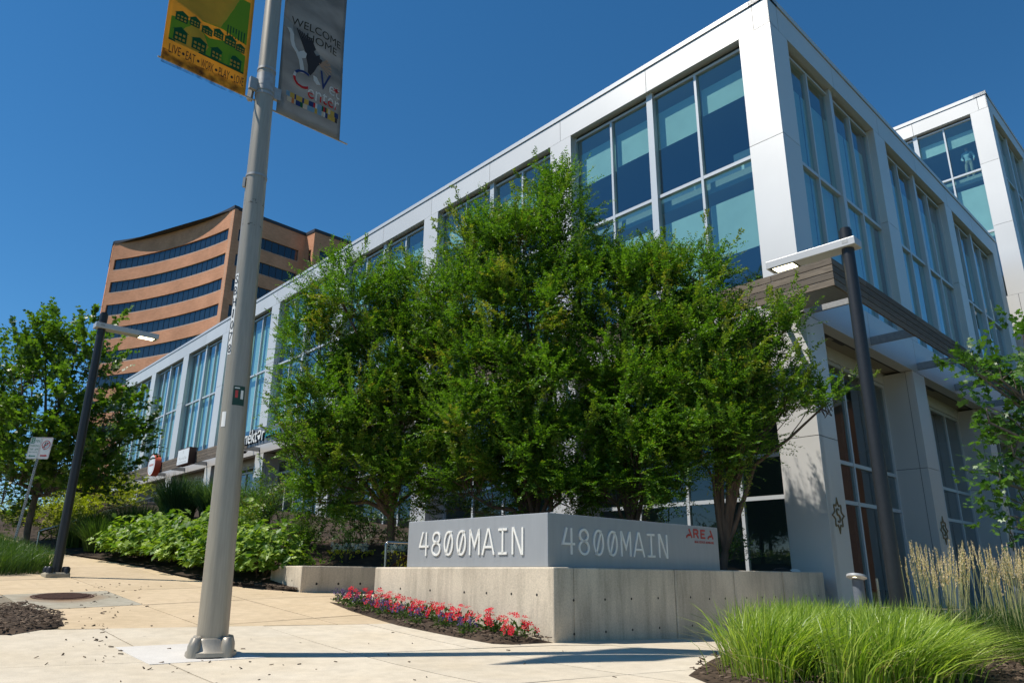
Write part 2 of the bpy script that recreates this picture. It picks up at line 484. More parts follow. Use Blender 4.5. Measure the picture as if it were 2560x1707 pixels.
M['bgrass'] = leaf_mat("blue_grass", (0.035, 0.085, 0.035), (0.14, 0.21, 0.09), None, 0.42, 0.3, 0.4)
M['plume'] = leaf_mat("grass_plume", (0.58, 0.44, 0.28), (0.85, 0.72, 0.52), None, 0.9, 0.3, 0.1)
M['redplume'] = leaf_mat("red_grass_plume", (0.16, 0.07, 0.03), (0.28, 0.14, 0.06), None, 0.9, 0.3, 0.1)
M['redflower'] = leaf_mat("red_petal", (0.36, 0.006, 0.016), (0.62, 0.014, 0.035), None, 0.6, 0.15, 0.15)
M['purple'] = leaf_mat("purple_petal", (0.075, 0.04, 0.19), (0.20, 0.13, 0.36), None, 0.6, 0.3, 0.2)
M['whitepetal'] = leaf_mat("white_petal", (0.62, 0.62, 0.58), (0.80, 0.80, 0.77), None, 0.6, 0.3, 0.2)
M['flowerleaf'] = leaf_mat("bedding_leaf", (0.03, 0.07, 0.015), (0.12, 0.17, 0.05), None, 0.5, 0.3, 0.3)
M['trail'] = leaf_mat("yellow_trailing_leaf", (0.35, 0.36, 0.02), (0.55, 0.50, 0.05), None, 0.5, 0.35, 0.3)
M['brick'] = brick_mat("orange_brick", (0.66, 0.31, 0.175), (0.56, 0.25, 0.135), (0.55, 0.36, 0.25))
M['sill'] = mat("pale_sill", (0.55, 0.40, 0.31), 0.85)
M['darkglass'] = mat("dark_glazing", (0.012, 0.018, 0.028), 0.06, 0.0, spec=0.9)
M['darkcap'] = mat("dark_parapet_cap", (0.035, 0.033, 0.036), 0.5)
M['planter'] = mat("dark_planter", (0.022, 0.020, 0.018), 0.7)
M['steel'] = mat("polished_steel", (0.42, 0.40, 0.37), 0.22, 1.0)
M['signwhite'] = mat("sign_white", (0.74, 0.75, 0.74), 0.45)
M['signgreen'] = mat("sign_green", (0.03, 0.20, 0.12), 0.5)
M['signred'] = mat("sign_red", (0.48, 0.05, 0.045), 0.5)
M['signblack'] = mat("sign_black", (0.018, 0.018, 0.02), 0.5)
M['signorange'] = mat("sign_orange_red", (0.62, 0.085, 0.04), 0.45)
M['signbrown'] = mat("sign_brown", (0.085, 0.035, 0.022), 0.6)
M['cyan'] = mat("cyan_letter", (0.05, 0.45, 0.55), 0.45)
M['slate'] = mat("slate_panel", (0.13, 0.15, 0.18), 0.5)
M['sticker'] = mat("dark_green_sticker", (0.012, 0.05, 0.03), 0.5)
M['dome'] = mat("dark_dome", (0.02, 0.02, 0.025), 0.15)
# ------------------------------------------------------------------ terrain
KX, KY = 0.522, 9.153
EL, ER = dirv(-44.2), dirv(45.9)
_MI = np.linalg.inv(np.array([EL[:2], ER[:2]]).T)

def to_lr(x, y):
    dx, dy = np.asarray(x) - KX, np.asarray(y) - KY
    return _MI[0, 0] * dx + _MI[0, 1] * dy, _MI[1, 0] * dx + _MI[1, 1] * dy

def lr_xy(l, r):
    return KX + EL[0] * l + ER[0] * r, KY + EL[1] * l + ER[1] * r

def gz(x, y):
    l, r = to_lr(x, y)
    lc = np.minimum(l, 45.0)
    f = 0.045 * (lc + np.sqrt(lc * lc + 4)) - 0.09
    rc = np.clip(r, -12, 6)
    return f - 0.003 * rc - 0.033 * np.sqrt(rc * rc + 0.25) + 0.0165

fk = lambda l, r, z: (*lr_xy(l, r), z)          # street frame: l up the street, r towards the building

def rb(l):
    return np.interp(l, [5.6, 6.65, 8.3, 10.7, 12, 14, 30, 60], [-0.18, -0.84, -1.15, -1.2, -1.5, -1.9, -2.0, -2.0])

def hz(l, r):
    """planted bank behind the walls and hedges"""
    x, y = lr_xy(l, r)
    g = gz(x, y)
    top = 0.72 + 0.118 * np.clip(l - 2.5, 0, 21.5)
    b = np.where(l > 5.6, rb(l), np.where(l > 3.7, 1.2, 0.3))
    w = np.where(l > 5.6, 3.5, 0.2)
    t = np.clip((r - b) / w, 0, 1); t = t * t * (3 - 2 * t)
    return g + 0.035 + t * np.maximum(top - g, 0)

def grid_obj(name, xs, ys, fz, m, parent=None, conv=None, kind=None, smooth=True):
    Xg, Yg = np.meshgrid(xs, ys, indexing='ij')
    if conv:
        A, B = conv(Xg, Yg)
        Zg = fz(Xg, Yg)
    else:
        A, B = Xg, Yg; Zg = fz(A, B)
    n, k = Xg.shape
    V = np.stack([A.ravel(), B.ravel(), Zg.ravel()], 1)
    F = []
    for i in range(n - 1):
        for j in range(k - 1):
            q = (i * k + j, (i + 1) * k + j, (i + 1) * k + j + 1, i * k + j + 1)
            F.append(q)
    # keep faces pointing up
    a, b, c = V[F[0][0]], V[F[0][1]], V[F[0][2]]
    if np.cross(b - a, c - a)[2] < 0: F = [tuple(reversed(q)) for q in F]
    me, cc = mk_mesh(name, V, F, m, smooth)
    o = put(name, me, parent, cc)
    if kind: o["kind"] = kind
    return o

s = np.linspace(-1, 1, 121)
gs = np.sinh(s * 5.2) / math.sinh(5.2) * 1400
grid_obj("ground", gs, gs + 8, lambda x, y: gz(x, y) - 0.06, M['ground'], kind="structure")
sidewalk = grid_obj("sidewalk", np.linspace(-16, 16, 90), np.linspace(0.5, 26, 72), lambda x, y: gz(x, y) - 0.012, M['joint'], kind="structure")

def clip_poly(poly, n, c):
    """keep points with n.p >= c"""
    out = []
    for i in range(len(poly)):
        p, q = np.array(poly[i]), np.array(poly[(i + 1) % len(poly)])
        dp, dq = p @ n - c, q @ n - c
        if dp >= 0: out.append(p)
        if (dp < 0) != (dq < 0): out.append(p + (q - p) * dp / (dp - dq))
    return out

rng = np.random.default_rng(7)

def slab(poly, m, name="slab", lift=0.0, parent=None):
    """a paving slab: polygon cut into small cells, top on the terrain, with edges"""
    poly = [np.array(p, float) for p in poly]
    P = np.array(poly); c = P.mean(0)
    V = []; F = []
    lo, hi = P.min(0), P.max(0)
    # fan with rings so that the slab bends with the ground
    rings = 4; n = len(poly)
    dens = []
    for i in range(n):
        for t in (0, 1 / 3, 2 / 3):
            dens.append(poly[i] + (poly[(i + 1) % n] - poly[i]) * t)
    nn = len(dens)
    tilt = rng.normal(0, 0.0012, 2); off = lift + rng.normal(0, 0.0012)
    for k in range(1, rings + 1):
        for d in dens:
            p = c + (d - c) * k / rings
            V.append((p[0], p[1], float(gz(p[0], p[1])) + off + (p - c) @ tilt))
    V.append((c[0], c[1], float(gz(c[0], c[1])) + off)); ci = len(V) - 1
    for i in range(nn): F.append((ci, i, (i + 1) % nn))
    for k in range(rings - 1):
        for i in range(nn):
            a, b = k * nn + i, k * nn + (i + 1) % nn
            F.append((a, a + nn, b + nn, b))
    base = len(V); e0 = (rings - 1) * nn
    for i in range(nn):
        x, y, z = V[e0 + i]; V.append((x, y, z - 0.03))
    for i in range(nn):
        j = (i + 1) % nn
        F.append((e0 + i, base + i, base + j, e0 + j))
    a, b, c2 = (np.array(V[i]) for i in F[0])
    if np.cross(b - a, c2 - a)[2] < 0: F = [tuple(reversed(f)) for f in F]
    me, cc = mk_mesh(name, V, F, m)
    return put(name, me, parent or sidewalk, cc)

# pale slabs in front of the slanted joint, tan slabs up the street
QO = np.array([-2.99, 9.53]); QA = dirv(65.9)[:2]; QB = dirv(137.0)[:2]
def q2(a, b): return QO + QA * a + QB * b
gap = 0.008
acuts = [-9.0, -7.0, -5.2, -3.5, -1.75, 0, 1.27, 3.0, 4.8, 6.6, 8.4, 10.5]
bcuts = [0, 2.1, 4.2, 6.3, 8.4]
for i in range(len(acuts) - 1):
    for j in range(len(bcuts) - 1):
        slab([q2(acuts[i] + gap, bcuts[j] + gap), q2(acuts[i + 1] - gap, bcuts[j] + gap), q2(acuts[i + 1] - gap, bcuts[j + 1] - gap), q2(acuts[i] + gap, bcuts[j + 1] - gap)], M['pale'])
nB = np.array([QA[1], -QA[0]]); nB = nB if nB @ QB > 0 else -nB
cB = nB @ QO
lcuts = [-9.5, -7.4, -5.3, -3.2, -1.1, 1.0, 3.0, 5.05, 6.7, 8.6, 10.5, 12.4, 14.3, 16.2, 18.1, 20.0, 24.0]
rcuts = [-4.25, -2.88, -1.4, 0.6, 2.6, 4.6, 7.6]
for i in range(len(lcuts) - 1):
    for j in range(len(rcuts) - 1):
        l0, l1, r0, r1 = lcuts[i] + gap, lcuts[i + 1] - gap, rcuts[j] + gap, rcuts[j + 1] - gap
        if l0 < 5.06 and l1 > 5.06 - 0.02 and False: continue
        poly = [np.array(lr_xy(*p)) for p in ((l0, r0), (l1, r0), (l1, r1), (l0, r1))]
        poly = clip_poly(poly, -nB, -cB + gap)
        if len(poly) < 3 or (l0 > 6 and r0 > 0): continue
        if abs(lcuts[i] - 5.05) < 0.01 and j == 0: continue      # manhole pad goes here
        slab(poly, M['tan'] if (r1 < 0.7 and l0 > -1.5) else M['pale'])
# grey pad with the manhole
slab([np.array(lr_xy(*p)) for p in ((5.05 + gap, -4.24), (6.7 - gap, -4.24), (6.7 - gap, -2.885), (5.05 + gap, -2.885))], M['greyc'], "manhole_pad", lift=0.004)
# newer patch round the street pole
slab([(-3.9, 7.83), (-3.27, 8.22), (-2.33, 7.62), (-3.2, 7.1)], M['patch'], "pole_pad", lift=0.005)

# kerb and street at the left edge
g = G()
for i in range(24):
    l0, l1 = 6.5 + i * 1.5, 6.5 + (i + 1) * 1.5 - 0.006
    x0, y0 = lr_xy(l0, -4.45); z0 = float(gz(x0, y0)); x1, y1 = lr_xy(l1, -4.45); z1 = float(gz(x1, y1))
    P = []
    for (l, z) in ((l0, z0), (l1, z1)):
        for rr, dz in ((-4.6, -0.2), (-4.27, -0.2), (-4.27, 0.006), (-4.58, 0.006)):
            P.append(fk(l, rr, z + dz))
    g.hexa([P[0], P[1], P[2], P[3], P[4], P[5], P[6], P[7]])
tag(g.build("kerb", M['greyc']), kind="structure")
grid_obj("street", np.linspace(-30, 60, 60), np.linspace(-12, -4.6, 6), lambda l, r: gz(*lr_xy(l, r)) - 0.10 + 0.0 * l, M['asphalt'], conv=lambda l, r: lr_xy(l, r), kind="structure")

# planted bank behind walls and hedge
V = []; F = []
def patch(l0, l1, nl, r0f, r1f, nr):
    base = len(V)
    for i in range(nl + 1):
        l = l0 + (l1 - l0) * i / nl
        for j in range(nr + 1):
            r = r0f(l) + (r1f(l) - r0f(l)) * j / nr
            x, y = lr_xy(l, r); V.append((x, y, float(hz(l, r))))
    for i in range(nl):
        for j in range(nr):
            a = base + i * (nr + 1) + j
            F.append((a, a + 1, a + nr + 2, a + nr + 1))
fac = lambda l: 8.85 + 0.037 * l
patch(0.3, 3.7, 6, lambda l: 0.3, fac, 10)
patch(3.7, 5.7, 4, lambda l: 1.6, fac, 10)
patch(5.7, 52, 60, lambda l: float(rb(l)), fac, 16)
a, b, c = (np.array(V[i]) for i in F[0][:3])
if np.cross(b - a, c - a)[2] < 0: F = [tuple(reversed(f)) for f in F]
me, cc = mk_mesh("planting_bed", V, F, M['soil'], True)
tag(put("planting_bed", me, None, cc), kind="structure")

# ------------------------------------------------------------------ manhole cover
mx, my = -6.40, 11.12
mh = thing("manhole_cover", (mx, my, float(gz(mx, my))), "round rusted iron manhole cover set in the grey concrete pad", "manhole cover")
sx = np.array([(gz(mx + 0.3, my) - gz(mx - 0.3, my)) / 0.6, (gz(mx, my + 0.3) - gz(mx, my - 0.3)) / 0.6])
def onpad(x, y, h): return (mx + x, my + y, float(gz(mx, my)) + sx[0] * x + sx[1] * y + 0.006 + h)
g = G(); n = 40
ang = [2 * math.pi * k / n for k in range(n)]
for r0, r1, h0, h1 in ((0, 0.36, 0.004, 0.004), (0.372, 0.40, 0.006, 0.006)):
    Vv = [onpad(r0 * math.cos(t), r0 * math.sin(t), h0) for t in ang] + [onpad(r1 * math.cos(t), r1 * math.sin(t), h1) for t in ang]
    g.add(Vv, [(k, n + k, n + (k + 1) % n, (k + 1) % n) for k in range(n)])
g.build("lid", M['rust'], mh)
g = G()
for k in range(-8, 9):
    w = math.sqrt(max(0.33 ** 2 - (k * 0.04) ** 2, 0))
    if w > 0.05:
        P = []
        for h in (0.0, 0.014):
            P += [onpad(-w, k * 0.04 - 0.011, h), onpad(w, k * 0.04 - 0.011, h), onpad(w, k * 0.04 + 0.011, h), onpad(-w, k * 0.04 + 0.011, h)]
        g.hexa(P)
g.build("ribs", M['rust'], mh)
# rust stain run on the pad
m = M['stain'] = bpy.data.materials.new("rust_stain")
nt, bs, N, L = nodes_of(m)
bs.inputs["Base Color"].default_value = (0.33, 0.16, 0.06, 1); bs.inputs["Roughness"].default_value = 0.95
ge = N.new("ShaderNodeNewGeometry"); nz = N.new("ShaderNodeTexNoise"); nz.inputs["Scale"].default_value = 7; nz.inputs["Detail"].default_value = 6
L.new(ge.outputs["Position"], nz.inputs["Vector"])
vm = N.new("ShaderNodeVectorMath"); vm.operation = 'DISTANCE'; vm.inputs[1].default_value = onpad(0.12, -0.12, 0)
L.new(ge.outputs["Position"], vm.inputs[0])
mr = N.new("ShaderNodeMapRange"); mr.inputs["From Min"].default_value = 0.28; mr.inputs["From Max"].default_value = 0.62; mr.inputs["To Min"].default_value = 0.75; mr.inputs["To Max"].default_value = 0
L.new(vm.outputs["Value"], mr.inputs["Value"])
mu = N.new("ShaderNodeMath"); mu.operation = 'MULTIPLY'; L.new(mr.outputs[0], mu.inputs[0]); L.new(nz.outputs["Fac"], mu.inputs[1])
L.new(mu.outputs[0], bs.inputs["Alpha"])
g = G(); g.add([onpad(x, y, -0.0005) for x, y in ((-0.5, -0.62), (0.62, -0.62), (0.62, 0.45), (-0.5, 0.45))], [(0, 1, 2, 3)])
g.build("rust_stain", m, mh)

# ------------------------------------------------------------------ glazed office building
PB = (6.24, 14.73)
AL, AR = -42.1, 46.1
fb = frame(PB, AL, AR)                    # fb(l, r, z): l along the left front, r along the right front
fbr = lambda a, b, z: fb(b, a, z)         # the same with a running along the right front, b inwards
ob = thing("office_building", fb(0, 0, 0.0), "long grey panelled office building with tall blue glass bays and wood slat canopy", "building")

def facade(parent, fr, cols, zl, specs):
    """zl: dict of levels; fr(a, b, z) a along front, b inwards. Builds columns, beam, spandrel, windows"""
    zb, zf0, zf1, zbeam, ztop = zl['base'], zl['soffit'], zl['sill'], zl['beam'], zl['groove']
    end = cols[-1][1]
    # roof beam and spandrel panels with open joints in front of a dark core
    cuts = [0.0]
    for i, c in enumerate(cols):
        cuts.append((c[0] + c[1]) / 2)
        if i + 1 < len(cols): cuts.append((c[1] + cols[i + 1][0]) / 2)
    cuts.append(end)
    for k in range(len(cuts) - 1):
        a0, a1 = cuts[k] + (0.008 if k else 0), cuts[k + 1] - (0.008 if k < len(cuts) - 2 else 0)
        if a1 - a0 < 0.1: continue
        q = G().box(fr, a0, a1, 0.0, 0.035, zbeam, ztop - 0.012)
        q.box(fr, a0, a1, 0.035, 0.42, zbeam, zbeam + 0.03)
        q.build("beam_panel", M['panel'], parent)
        q = G().box(fr, a0, a1, 0.0, 0.035, zf0, zf1)
        q.box(fr, a0, a1, 0.035, 0.30, zf0, zf0 + 0.03)
        q.build("spandrel_panel", M['panel'], parent)
    G().box(fr, 0.04, end, 0.037, 0.40, zbeam + 0.035, ztop + 0.0).build("beam_core", M['core'], parent)
    G().box(fr, 0.04, end, 0.037, 0.40, zf0 + 0.035, zf1 - 0.002).build("spandrel_core", M['core'], parent)
    G().box(fr, -0.03, end, -0.03, 0.5, ztop + 0.008, zl['top']).build("coping", M['coping'], parent)
    for ci, (c0, c1) in enumerate(cols):
        zs = [z for z in zl['joints'] if zf1 < z < zbeam]
        zz = [zf1 + 0.008] + zs + [zbeam - 0.008]
        for k in range(len(zz) - 1):
            a = zz[k] + (0.007 if k else 0); b = zz[k + 1] - 0.007 if k < len(zz) - 2 else zz[k + 1]
            q = G().box(fr, c0, c1, 0.0, 0.035, a, b)
            if ci: q.box(fr, c0, c0 + 0.03, 0.035, 0.24, a, b)
            q.box(fr, c1 - 0.03, c1, 0.035, 0.24, a, b)
            q.build("column_panel", M['panel'], parent)
        G().box(fr, c0 + 0.032, c1 - 0.032, 0.037, 0.42, zf1, zbeam).build("column_core", M['core'], parent)
        # lower part of the column, free standing
        zs = [z for z in zl['joints'] if zb < z < zf0]
        zz = [zb] + zs + [zf0 - 0.008]
        for k in range(len(zz) - 1):
            a = zz[k] + (0.007 if k else 0); b = zz[k + 1] - 0.007
            q = G().box(fr, c0, c1, 0.0, 0.19, a, b)
            q.build("column_panel", M['panel'], parent)
            q = G().box(fr, c0 + 0.004, c1 - 0.004, 0.205, 0.9, a, b)
            q.build("column_panel", M['panel'], parent)
        G().box(fr, c0 + 0.02, c1 - 0.02, 0.02, 0.88, zb, zf0 - 0.006).build("column_core", M['core'], parent)
    # upper windows
    for i in range(len(cols) - 1):
        a0, a1 = cols[i][1], cols[i + 1][0]
        sp = specs[i]
        mid = (a0 + a1) / 2; q1 = (a0 + mid) / 2; q3 = (mid + a1) / 2
        zt = zl['transom']
        w = G()
        w.box(fr, a0, a0 + 0.05, 0.20, 0.30, zf1, zbeam)
        w.box(fr, a1 - 0.05, a1, 0.20, 0.30, zf1, zbeam)
        w.box(fr, a0 + 0.05, a1 - 0.05, 0.20, 0.30, zbeam - 0.17, zbeam - 0.10)
        w.box(fr, a0 + 0.05, a1 - 0.05, 0.20, 0.30, zf1, zf1 + 0.07)
        w.box(fr, mid - 0.10, mid + 0.10, 0.12, 0.30, zf1, zbeam - 0.001)
        for q in (q1, q3): w.box(fr, q - 0.035, q + 0.035, 0.18, 0.30, zf1 + 0.07, zbeam - 0.17)
        for (x0, x1) in ((a0 + 0.05, q1 - 0.035), (q1 + 0.035, mid - 0.10), (mid + 0.10, q3 - 0.035), (q3 + 0.035, a1 - 0.05)):
            w.box(fr, x0, x1, 0.185, 0.30, zt - 0.045, zt + 0.045)
        win = w.build("window", M['frame'], parent)
        G().box(fr, a0, a1, 0.245, 0.30, zbeam - 0.10, zbeam).build("head_strip", M['frame_dark'], win)
        for (x0, x1) in ((a0 + 0.05, q1 - 0.035), (q1 + 0.035, mid - 0.10), (mid + 0.10, q3 - 0.035), (q3 + 0.035, a1 - 0.05)):
            for (z0, z1) in ((zf1 + 0.07, zt - 0.045), (zt + 0.045, zbeam - 0.17)):
                V = [fr(x0, 0.26, z0), fr(x1, 0.26, z0), fr(x1, 0.26, z1), fr(x0, 0.26, z1)]
                me, c = mk_mesh("pane", V, [(0, 1, 2, 3)], M['glass'])
                put("pane", me, win, c)
        for (x0, x1, z0, z1) in sp(a0, q1, mid, q3, a1, zt, zf1, zbeam):
            G().box(fr, x0 + 0.04, x1 - 0.04, 0.42, 0.43, z0, z1).build("blind", M['blind'], win)

LEFT_COLS = [(0, .85), (6.69, 7.57), (13.51, 14.38), (20.2, 21.1), (26.7, 27.6), (33.15, 34.03), (39.36, 40.3), (45.6, 46.5), (52.0, 52.9)]
RIGHT_COLS = [(0, .9), (6.45, 7.35), (13.0, 13.8), (19.2, 20.05)]
ZL = dict(base=-0.7, soffit=6.13, sill=7.10, beam=13.70, groove=14.45, top=14.60, transom=10.43, joints=[3.5, 10.57])

def blinds_left(up, low):
    def sp(a0, q1, mid, q3, a1, zt, zf, zb):
        out = []
        for k, (x0, x1) in enumerate(((a0, q1), (q1, mid), (mid, q3), (q3, a1))):
            if up[k] is not None: out.append((x0, x1, up[k], zb - 0.55))
            if low[k] is not None: out.append((x0, x1, low[k], zt - 0.75))
        return out
    return sp
def blinds_full(z0, drop=0.6):
    def sp(a0, q1, mid, q3, a1, zt, zf, zb):
        return [(x0, x1, z0, zb - drop) for (x0, x1) in ((a0, q1), (q1, mid), (mid, q3), (q3, a1))]
    return sp
# bay nearest the corner first
SPL = [blinds_left((12.35, 12.0, 12.1, 12.0), (8.2, 7.3, 8.8, 8.6)),
       blinds_left((12.1, 12.1, 12.3, 12.2), (8.0, 8.0, 8.4, 8.4)),
       blinds_left((11.2, 11.2, 11.6, 11.4), (7.4, 7.4, 8.0, 8.0)),
       blinds_left((11.4, 11.4, 11.4, 11.4), (7.5, 7.5, 7.5, 7.5)),
       blinds_full(7.6), blinds_full(7.6), blinds_full(7.6), blinds_full(7.6)]
facade(ob, fb, LEFT_COLS, ZL, SPL)
# right front: its corner column is part of the left one
def fr_right(a, b, z): return fb(b, a, z)
facade(ob, fr_right, [(0.037, .9)] + RIGHT_COLS[1:], dict(ZL, joints=[3.5, 10.6]), [blinds_full(7.25, 0.75)] * 3)

# ground floor glazing, set back 0.85
def ground_glass(parent, fr, a0, a1, zbase, transoms, nver, glass):
    w = G(); b0, b1 = 0.80, 0.90
    xs = np.linspace(a0, a1, nver + 1)
    for k, x in enumerate(xs):
        h = 0.05 if k in (0, nver) else 0.04
        w.box(fr, x - h, x + h, b0, b1, zbase, 5.85)
    for k in range(nver):
        for z in [5.80] + transoms:
            w.box(fr, xs[k] + 0.05, xs[k + 1] - 0.05, b0 + 0.005, b1, z - 0.045, z + 0.045)
    win = w.build("shop_window", M['frame'], parent)
    zz = [zbase] + sorted(transoms) + [5.80]
    for k in range(nver):
        for j in range(len(zz) - 1):
            V = [fr(xs[k] + 0.04, 0.85, zz[j] + 0.04), fr(xs[k + 1] - 0.04, 0.85, zz[j] + 0.04), fr(xs[k + 1] - 0.04, 0.85, zz[j + 1] - 0.04), fr(xs[k] + 0.04, 0.85, zz[j + 1] - 0.04)]
            me, c = mk_mesh("pane", V, [(0, 1, 2, 3)], glass); put("pane", me, win, c)
    return win
for i in range(3):
    ground_glass(ob, fr_right, RIGHT_COLS[i][1], RIGHT_COLS[i + 1][0], -0.4, [2.42, 3.35], 4, M['glass_g'])
for i in range(8):
    zb = -0.1 if i < 1 else (0.7 if i < 2 else 0.72 + 0.118 * min(max(LEFT_COLS[i][1] - 2.5, 0), 21.5))
    tr = [2.42, 3.35] if i < 2 else [zb + 2.3]
    ground_glass(ob, fb, LEFT_COLS[i][1], LEFT_COLS[i + 1][0], zb, tr, 4 if i < 2 else 6, M['glass_g'])
# soffit boards
G().box(fb, 0.95, 52, 0.302, 0.80, 6.19, 6.22).build("soffit", M['soffit'], ob)
G().box(fr_right, 0.95, 20, 0.302, 0.80, 6.19, 6.22).build("soffit", M['soffit'], ob)
for x in (1.6, 2.5, 8.2, 9.1):
    G().box(fr_right, x, x + 0.6, 0.42, 0.5, 6.186, 6.195).build("soffit_slot", M['core'], ob)
G().box(fb, 0.9, 52, 0.78, 0.92, 5.86, 6.2).build("head_panel", M['panel'], ob)
G().box(fr_right, 0.9, 20, 0.78, 0.92, 5.86, 6.2).build("head_panel", M['panel'], ob)
# rooms behind the glass
for z0, z1 in ((6.24, 7.0), (10.05, 10.36)):
    G().box(fb, 0.45, 52.8, 0.45, 9.5, z0, z1).build("floor_slab", M['ceil'], ob)
    G().box(fb, 0.45, 9.0, 9.55, 20, z0, z1).build("floor_slab", M['ceil'], ob)
G().box(fb, 0.45, 52.8, 0.45, 9.5, 13.75, 14.40).build("roof_slab", M['ceil'], ob)
G().box(fb, 0.45, 9.0, 9.55, 20, 13.75, 14.40).build("roof_slab", M['ceil'], ob)
G().box(fb, 9.2, 52.8, 9.3, 9.5, -0.7, 13.7).build("back_wall", M['room'], ob)
G().box(fb, 9.0, 9.2, 9.3, 20, -0.7, 13.7).build("back_wall", M['room'], ob)
G().box(fb, 0.9, 9.0, 19.85, 20.05, -0.7, 14.4).build("end_wall", M['panel'], ob)
G().box(fb, 52.6, 52.9, 0.9, 9.5, -0.7, 14.4).build("end_wall", M['panel'], ob)
G().box(fb, 0.95, 52, 0.95, 9.2, -0.65, -0.45).build("ground_slab", M['roomfloor'], ob)
G().box(fb, 0.95, 9, 9.2, 19.8, -0.65, -0.45).build("ground_slab", M['roomfloor'], ob)
G().box(fb, 1.6, 30, 5.2, 5.35, -0.4, 5.8).build("inner_wall", M['room'], ob)
# desks and a white box on the top floor by the corner bay
for (a0, a1, b0, b1, z0, z1) in ((1.2, 6.2, 1.3, 1.9, 10.4, 11.15), (1.5, 2.0, 1.35, 1.7, 11.16, 11.46), (8.0, 13.0, 1.5, 2.1, 10.4, 11.1)):
    G().box(fb, a0, a1, b0, b1, z0, z1).build("desk", M['white'], ob)
for a in (1.5, 3.0, 4.5):
    G().box(fb, a, a + 0.12, 0.9, 2.6, 9.78, 9.83).build("ceiling_light", M['white'], ob)

# ---- wood slat canopy round the corner
OL, OR, CZ0, CZ1 = 0.95, 1.08, 6.17, 6.77
canopy = G().box(fb, -OR + 0.05, 52, -OL + 0.09, -OL + 0.13, 6.425, 6.465).build("canopy", M['galv'], ob)
G().box(fr_right, -OL + 0.14, 20, -OR + 0.09, -OR + 0.13, 6.425, 6.465).build("rail", M['galv'], canopy)
for l in np.arange(0.55, 52, 3.33):
    G().box(fb, l - 0.03, l + 0.03, -OL + 0.05, 0.0, 6.22, 6.42).build("bracket", M['galv'], canopy)
for r in np.arange(0.4, 20, 3.27):
    G().box(fr_right, r - 0.03, r + 0.03, -OR + 0.05, 0.0, 6.22, 6.42).build("bracket", M['galv'], canopy)
hrow = (CZ1 - CZ0) / 4
prng = random.Random(5)
for row in range(4):
    z0 = CZ0 + row * hrow + 0.009; z1 = CZ0 + (row + 1) * hrow - 0.009
    x = -OR
    first = True
    while x < 52:
        ln = (1.3 if row % 2 else 2.4) if first else prng.choice([2.2, 2.6, 3.0])
        first = False
        x1 = min(x + ln, 52)
        G().box(fb, x, x1 - 0.012, -OL, -OL + 0.04, z0, z1).build("plank", M['wood'], canopy)
        x = x1
    x = -OL + 0.042; first = True
    while x < 20:
        ln = (1.7 if row % 2 else 2.9) if first else prng.choice([2.2, 2.6, 3.0])
        first = False
        x1 = min(x + ln, 20)
        G().box(fr_right, x, x1 - 0.012, -OR, -OR + 0.04, z0, z1).build("plank", M['wood'], canopy)
        x = x1
# galvanised flat plate under the canopy corner
G().box(fb, -OR + 0.06, 0.3, -OL + 0.06, -0.02, CZ0 + 0.03, CZ0 + 0.045).build("corner_plate", M['galv'], canopy)

# ---- bronze emblems on the three right-hand columns
def emblem(frf, ac, zc):
    g = G()
    def P(x, y, d): return frf(ac + x, -d, zc + y)
    n = 48; outer = []; inner = []
    for k in range(n):
        t = 2 * math.pi * k / n
        rr = 0.21 + 0.028 * math.cos(4 * t) ** 2 + (0.055 if k % 12 == 0 else 0) + 0.02 * math.cos(8 * t)
        outer.append((rr * 0.95 * math.sin(t), rr * 1.15 * math.cos(t)))
        inner.append((rr * 0.86 * 0.95 * math.sin(t), rr * 0.86 * 1.15 * math.cos(t)))
    for d0, d1 in ((0.0, 0.02),):
        A = [P(*p, d1) for p in outer]; B = [P(*p, d1) for p in inner]
        A0 = [P(*p, d0) for p in outer]; B0 = [P(*p, d0) for p in inner]
        V = A + B + A0 + B0
        F = []
        for k in range(n):
            j = (k + 1) % n
            F += [(k, j, n + j, n + k), (k, 2 * n + k, 2 * n + j, j), (n + k, n + j, 3 * n + j, 3 * n + k)]
        g.add(V, F)
    # letter S in the middle
    pts = []
    for k in range(25):
        t = k / 24
        if t < 0.5:
            a = math.radians(40 + 230 * (t / 0.5)); pts.append((0.062 * math.cos(a), 0.07 + 0.062 * math.sin(a)))
        else:
            a = math.radians(90 - 230 * ((t - 0.5) / 0.5)); pts.append((0.066 * math.cos(a), -0.062 + 0.068 * math.sin(a)))
    g.tube([P(x, y, 0.012) for x, y in pts], [0.013 + 0.008 * math.sin(math.pi * k / 24) for k in range(25)], 6)
    e = g.build("emblem", M['bronze'], ob)
for r0, r1 in RIGHT_COLS[:3]:
    emblem(fr_right, (r0 + r1) / 2, 1.93)

# ------------------------------------------------------------------ second block behind, taller, same style
P2 = (22.32, 29.51)
f2 = frame(P2, AL, AR)
f2r = lambda a, b, z: f2(b, a, z)
ob2 = thing("office_building", f2(0, 0, -0.5), "taller second white office block rising behind the right roof edge", "building")
ZL2 = dict(base=-0.7, soffit=11.2, sill=12.6, beam=21.92, groove=22.62, top=22.80, transom=19.03, joints=[4.0, 8.0, 16.0, 19.16])
def sp2(a0, q1, mid, q3, a1, zt, zf, zb):
    out = []
    for k, (x0, x1) in enumerate(((a0, q1), (q1, mid), (mid, q3), (q3, a1))):
        out.append((x0, x1, zb - 1.25, zb - 0.6)); out.append((x0, x1, zt - 3.6, zt - 0.7))
    return out
C2L = [(0, .76), (5.85, 6.6), (11.7, 12.45)]
facade(ob2, f2, C2L, ZL2, [sp2, sp2])
facade(ob2, f2r, [(0.037, .78), (6.4, 7.15), (12.8, 13.55)], ZL2, [blinds_full(12.8, 0.7)] * 2)
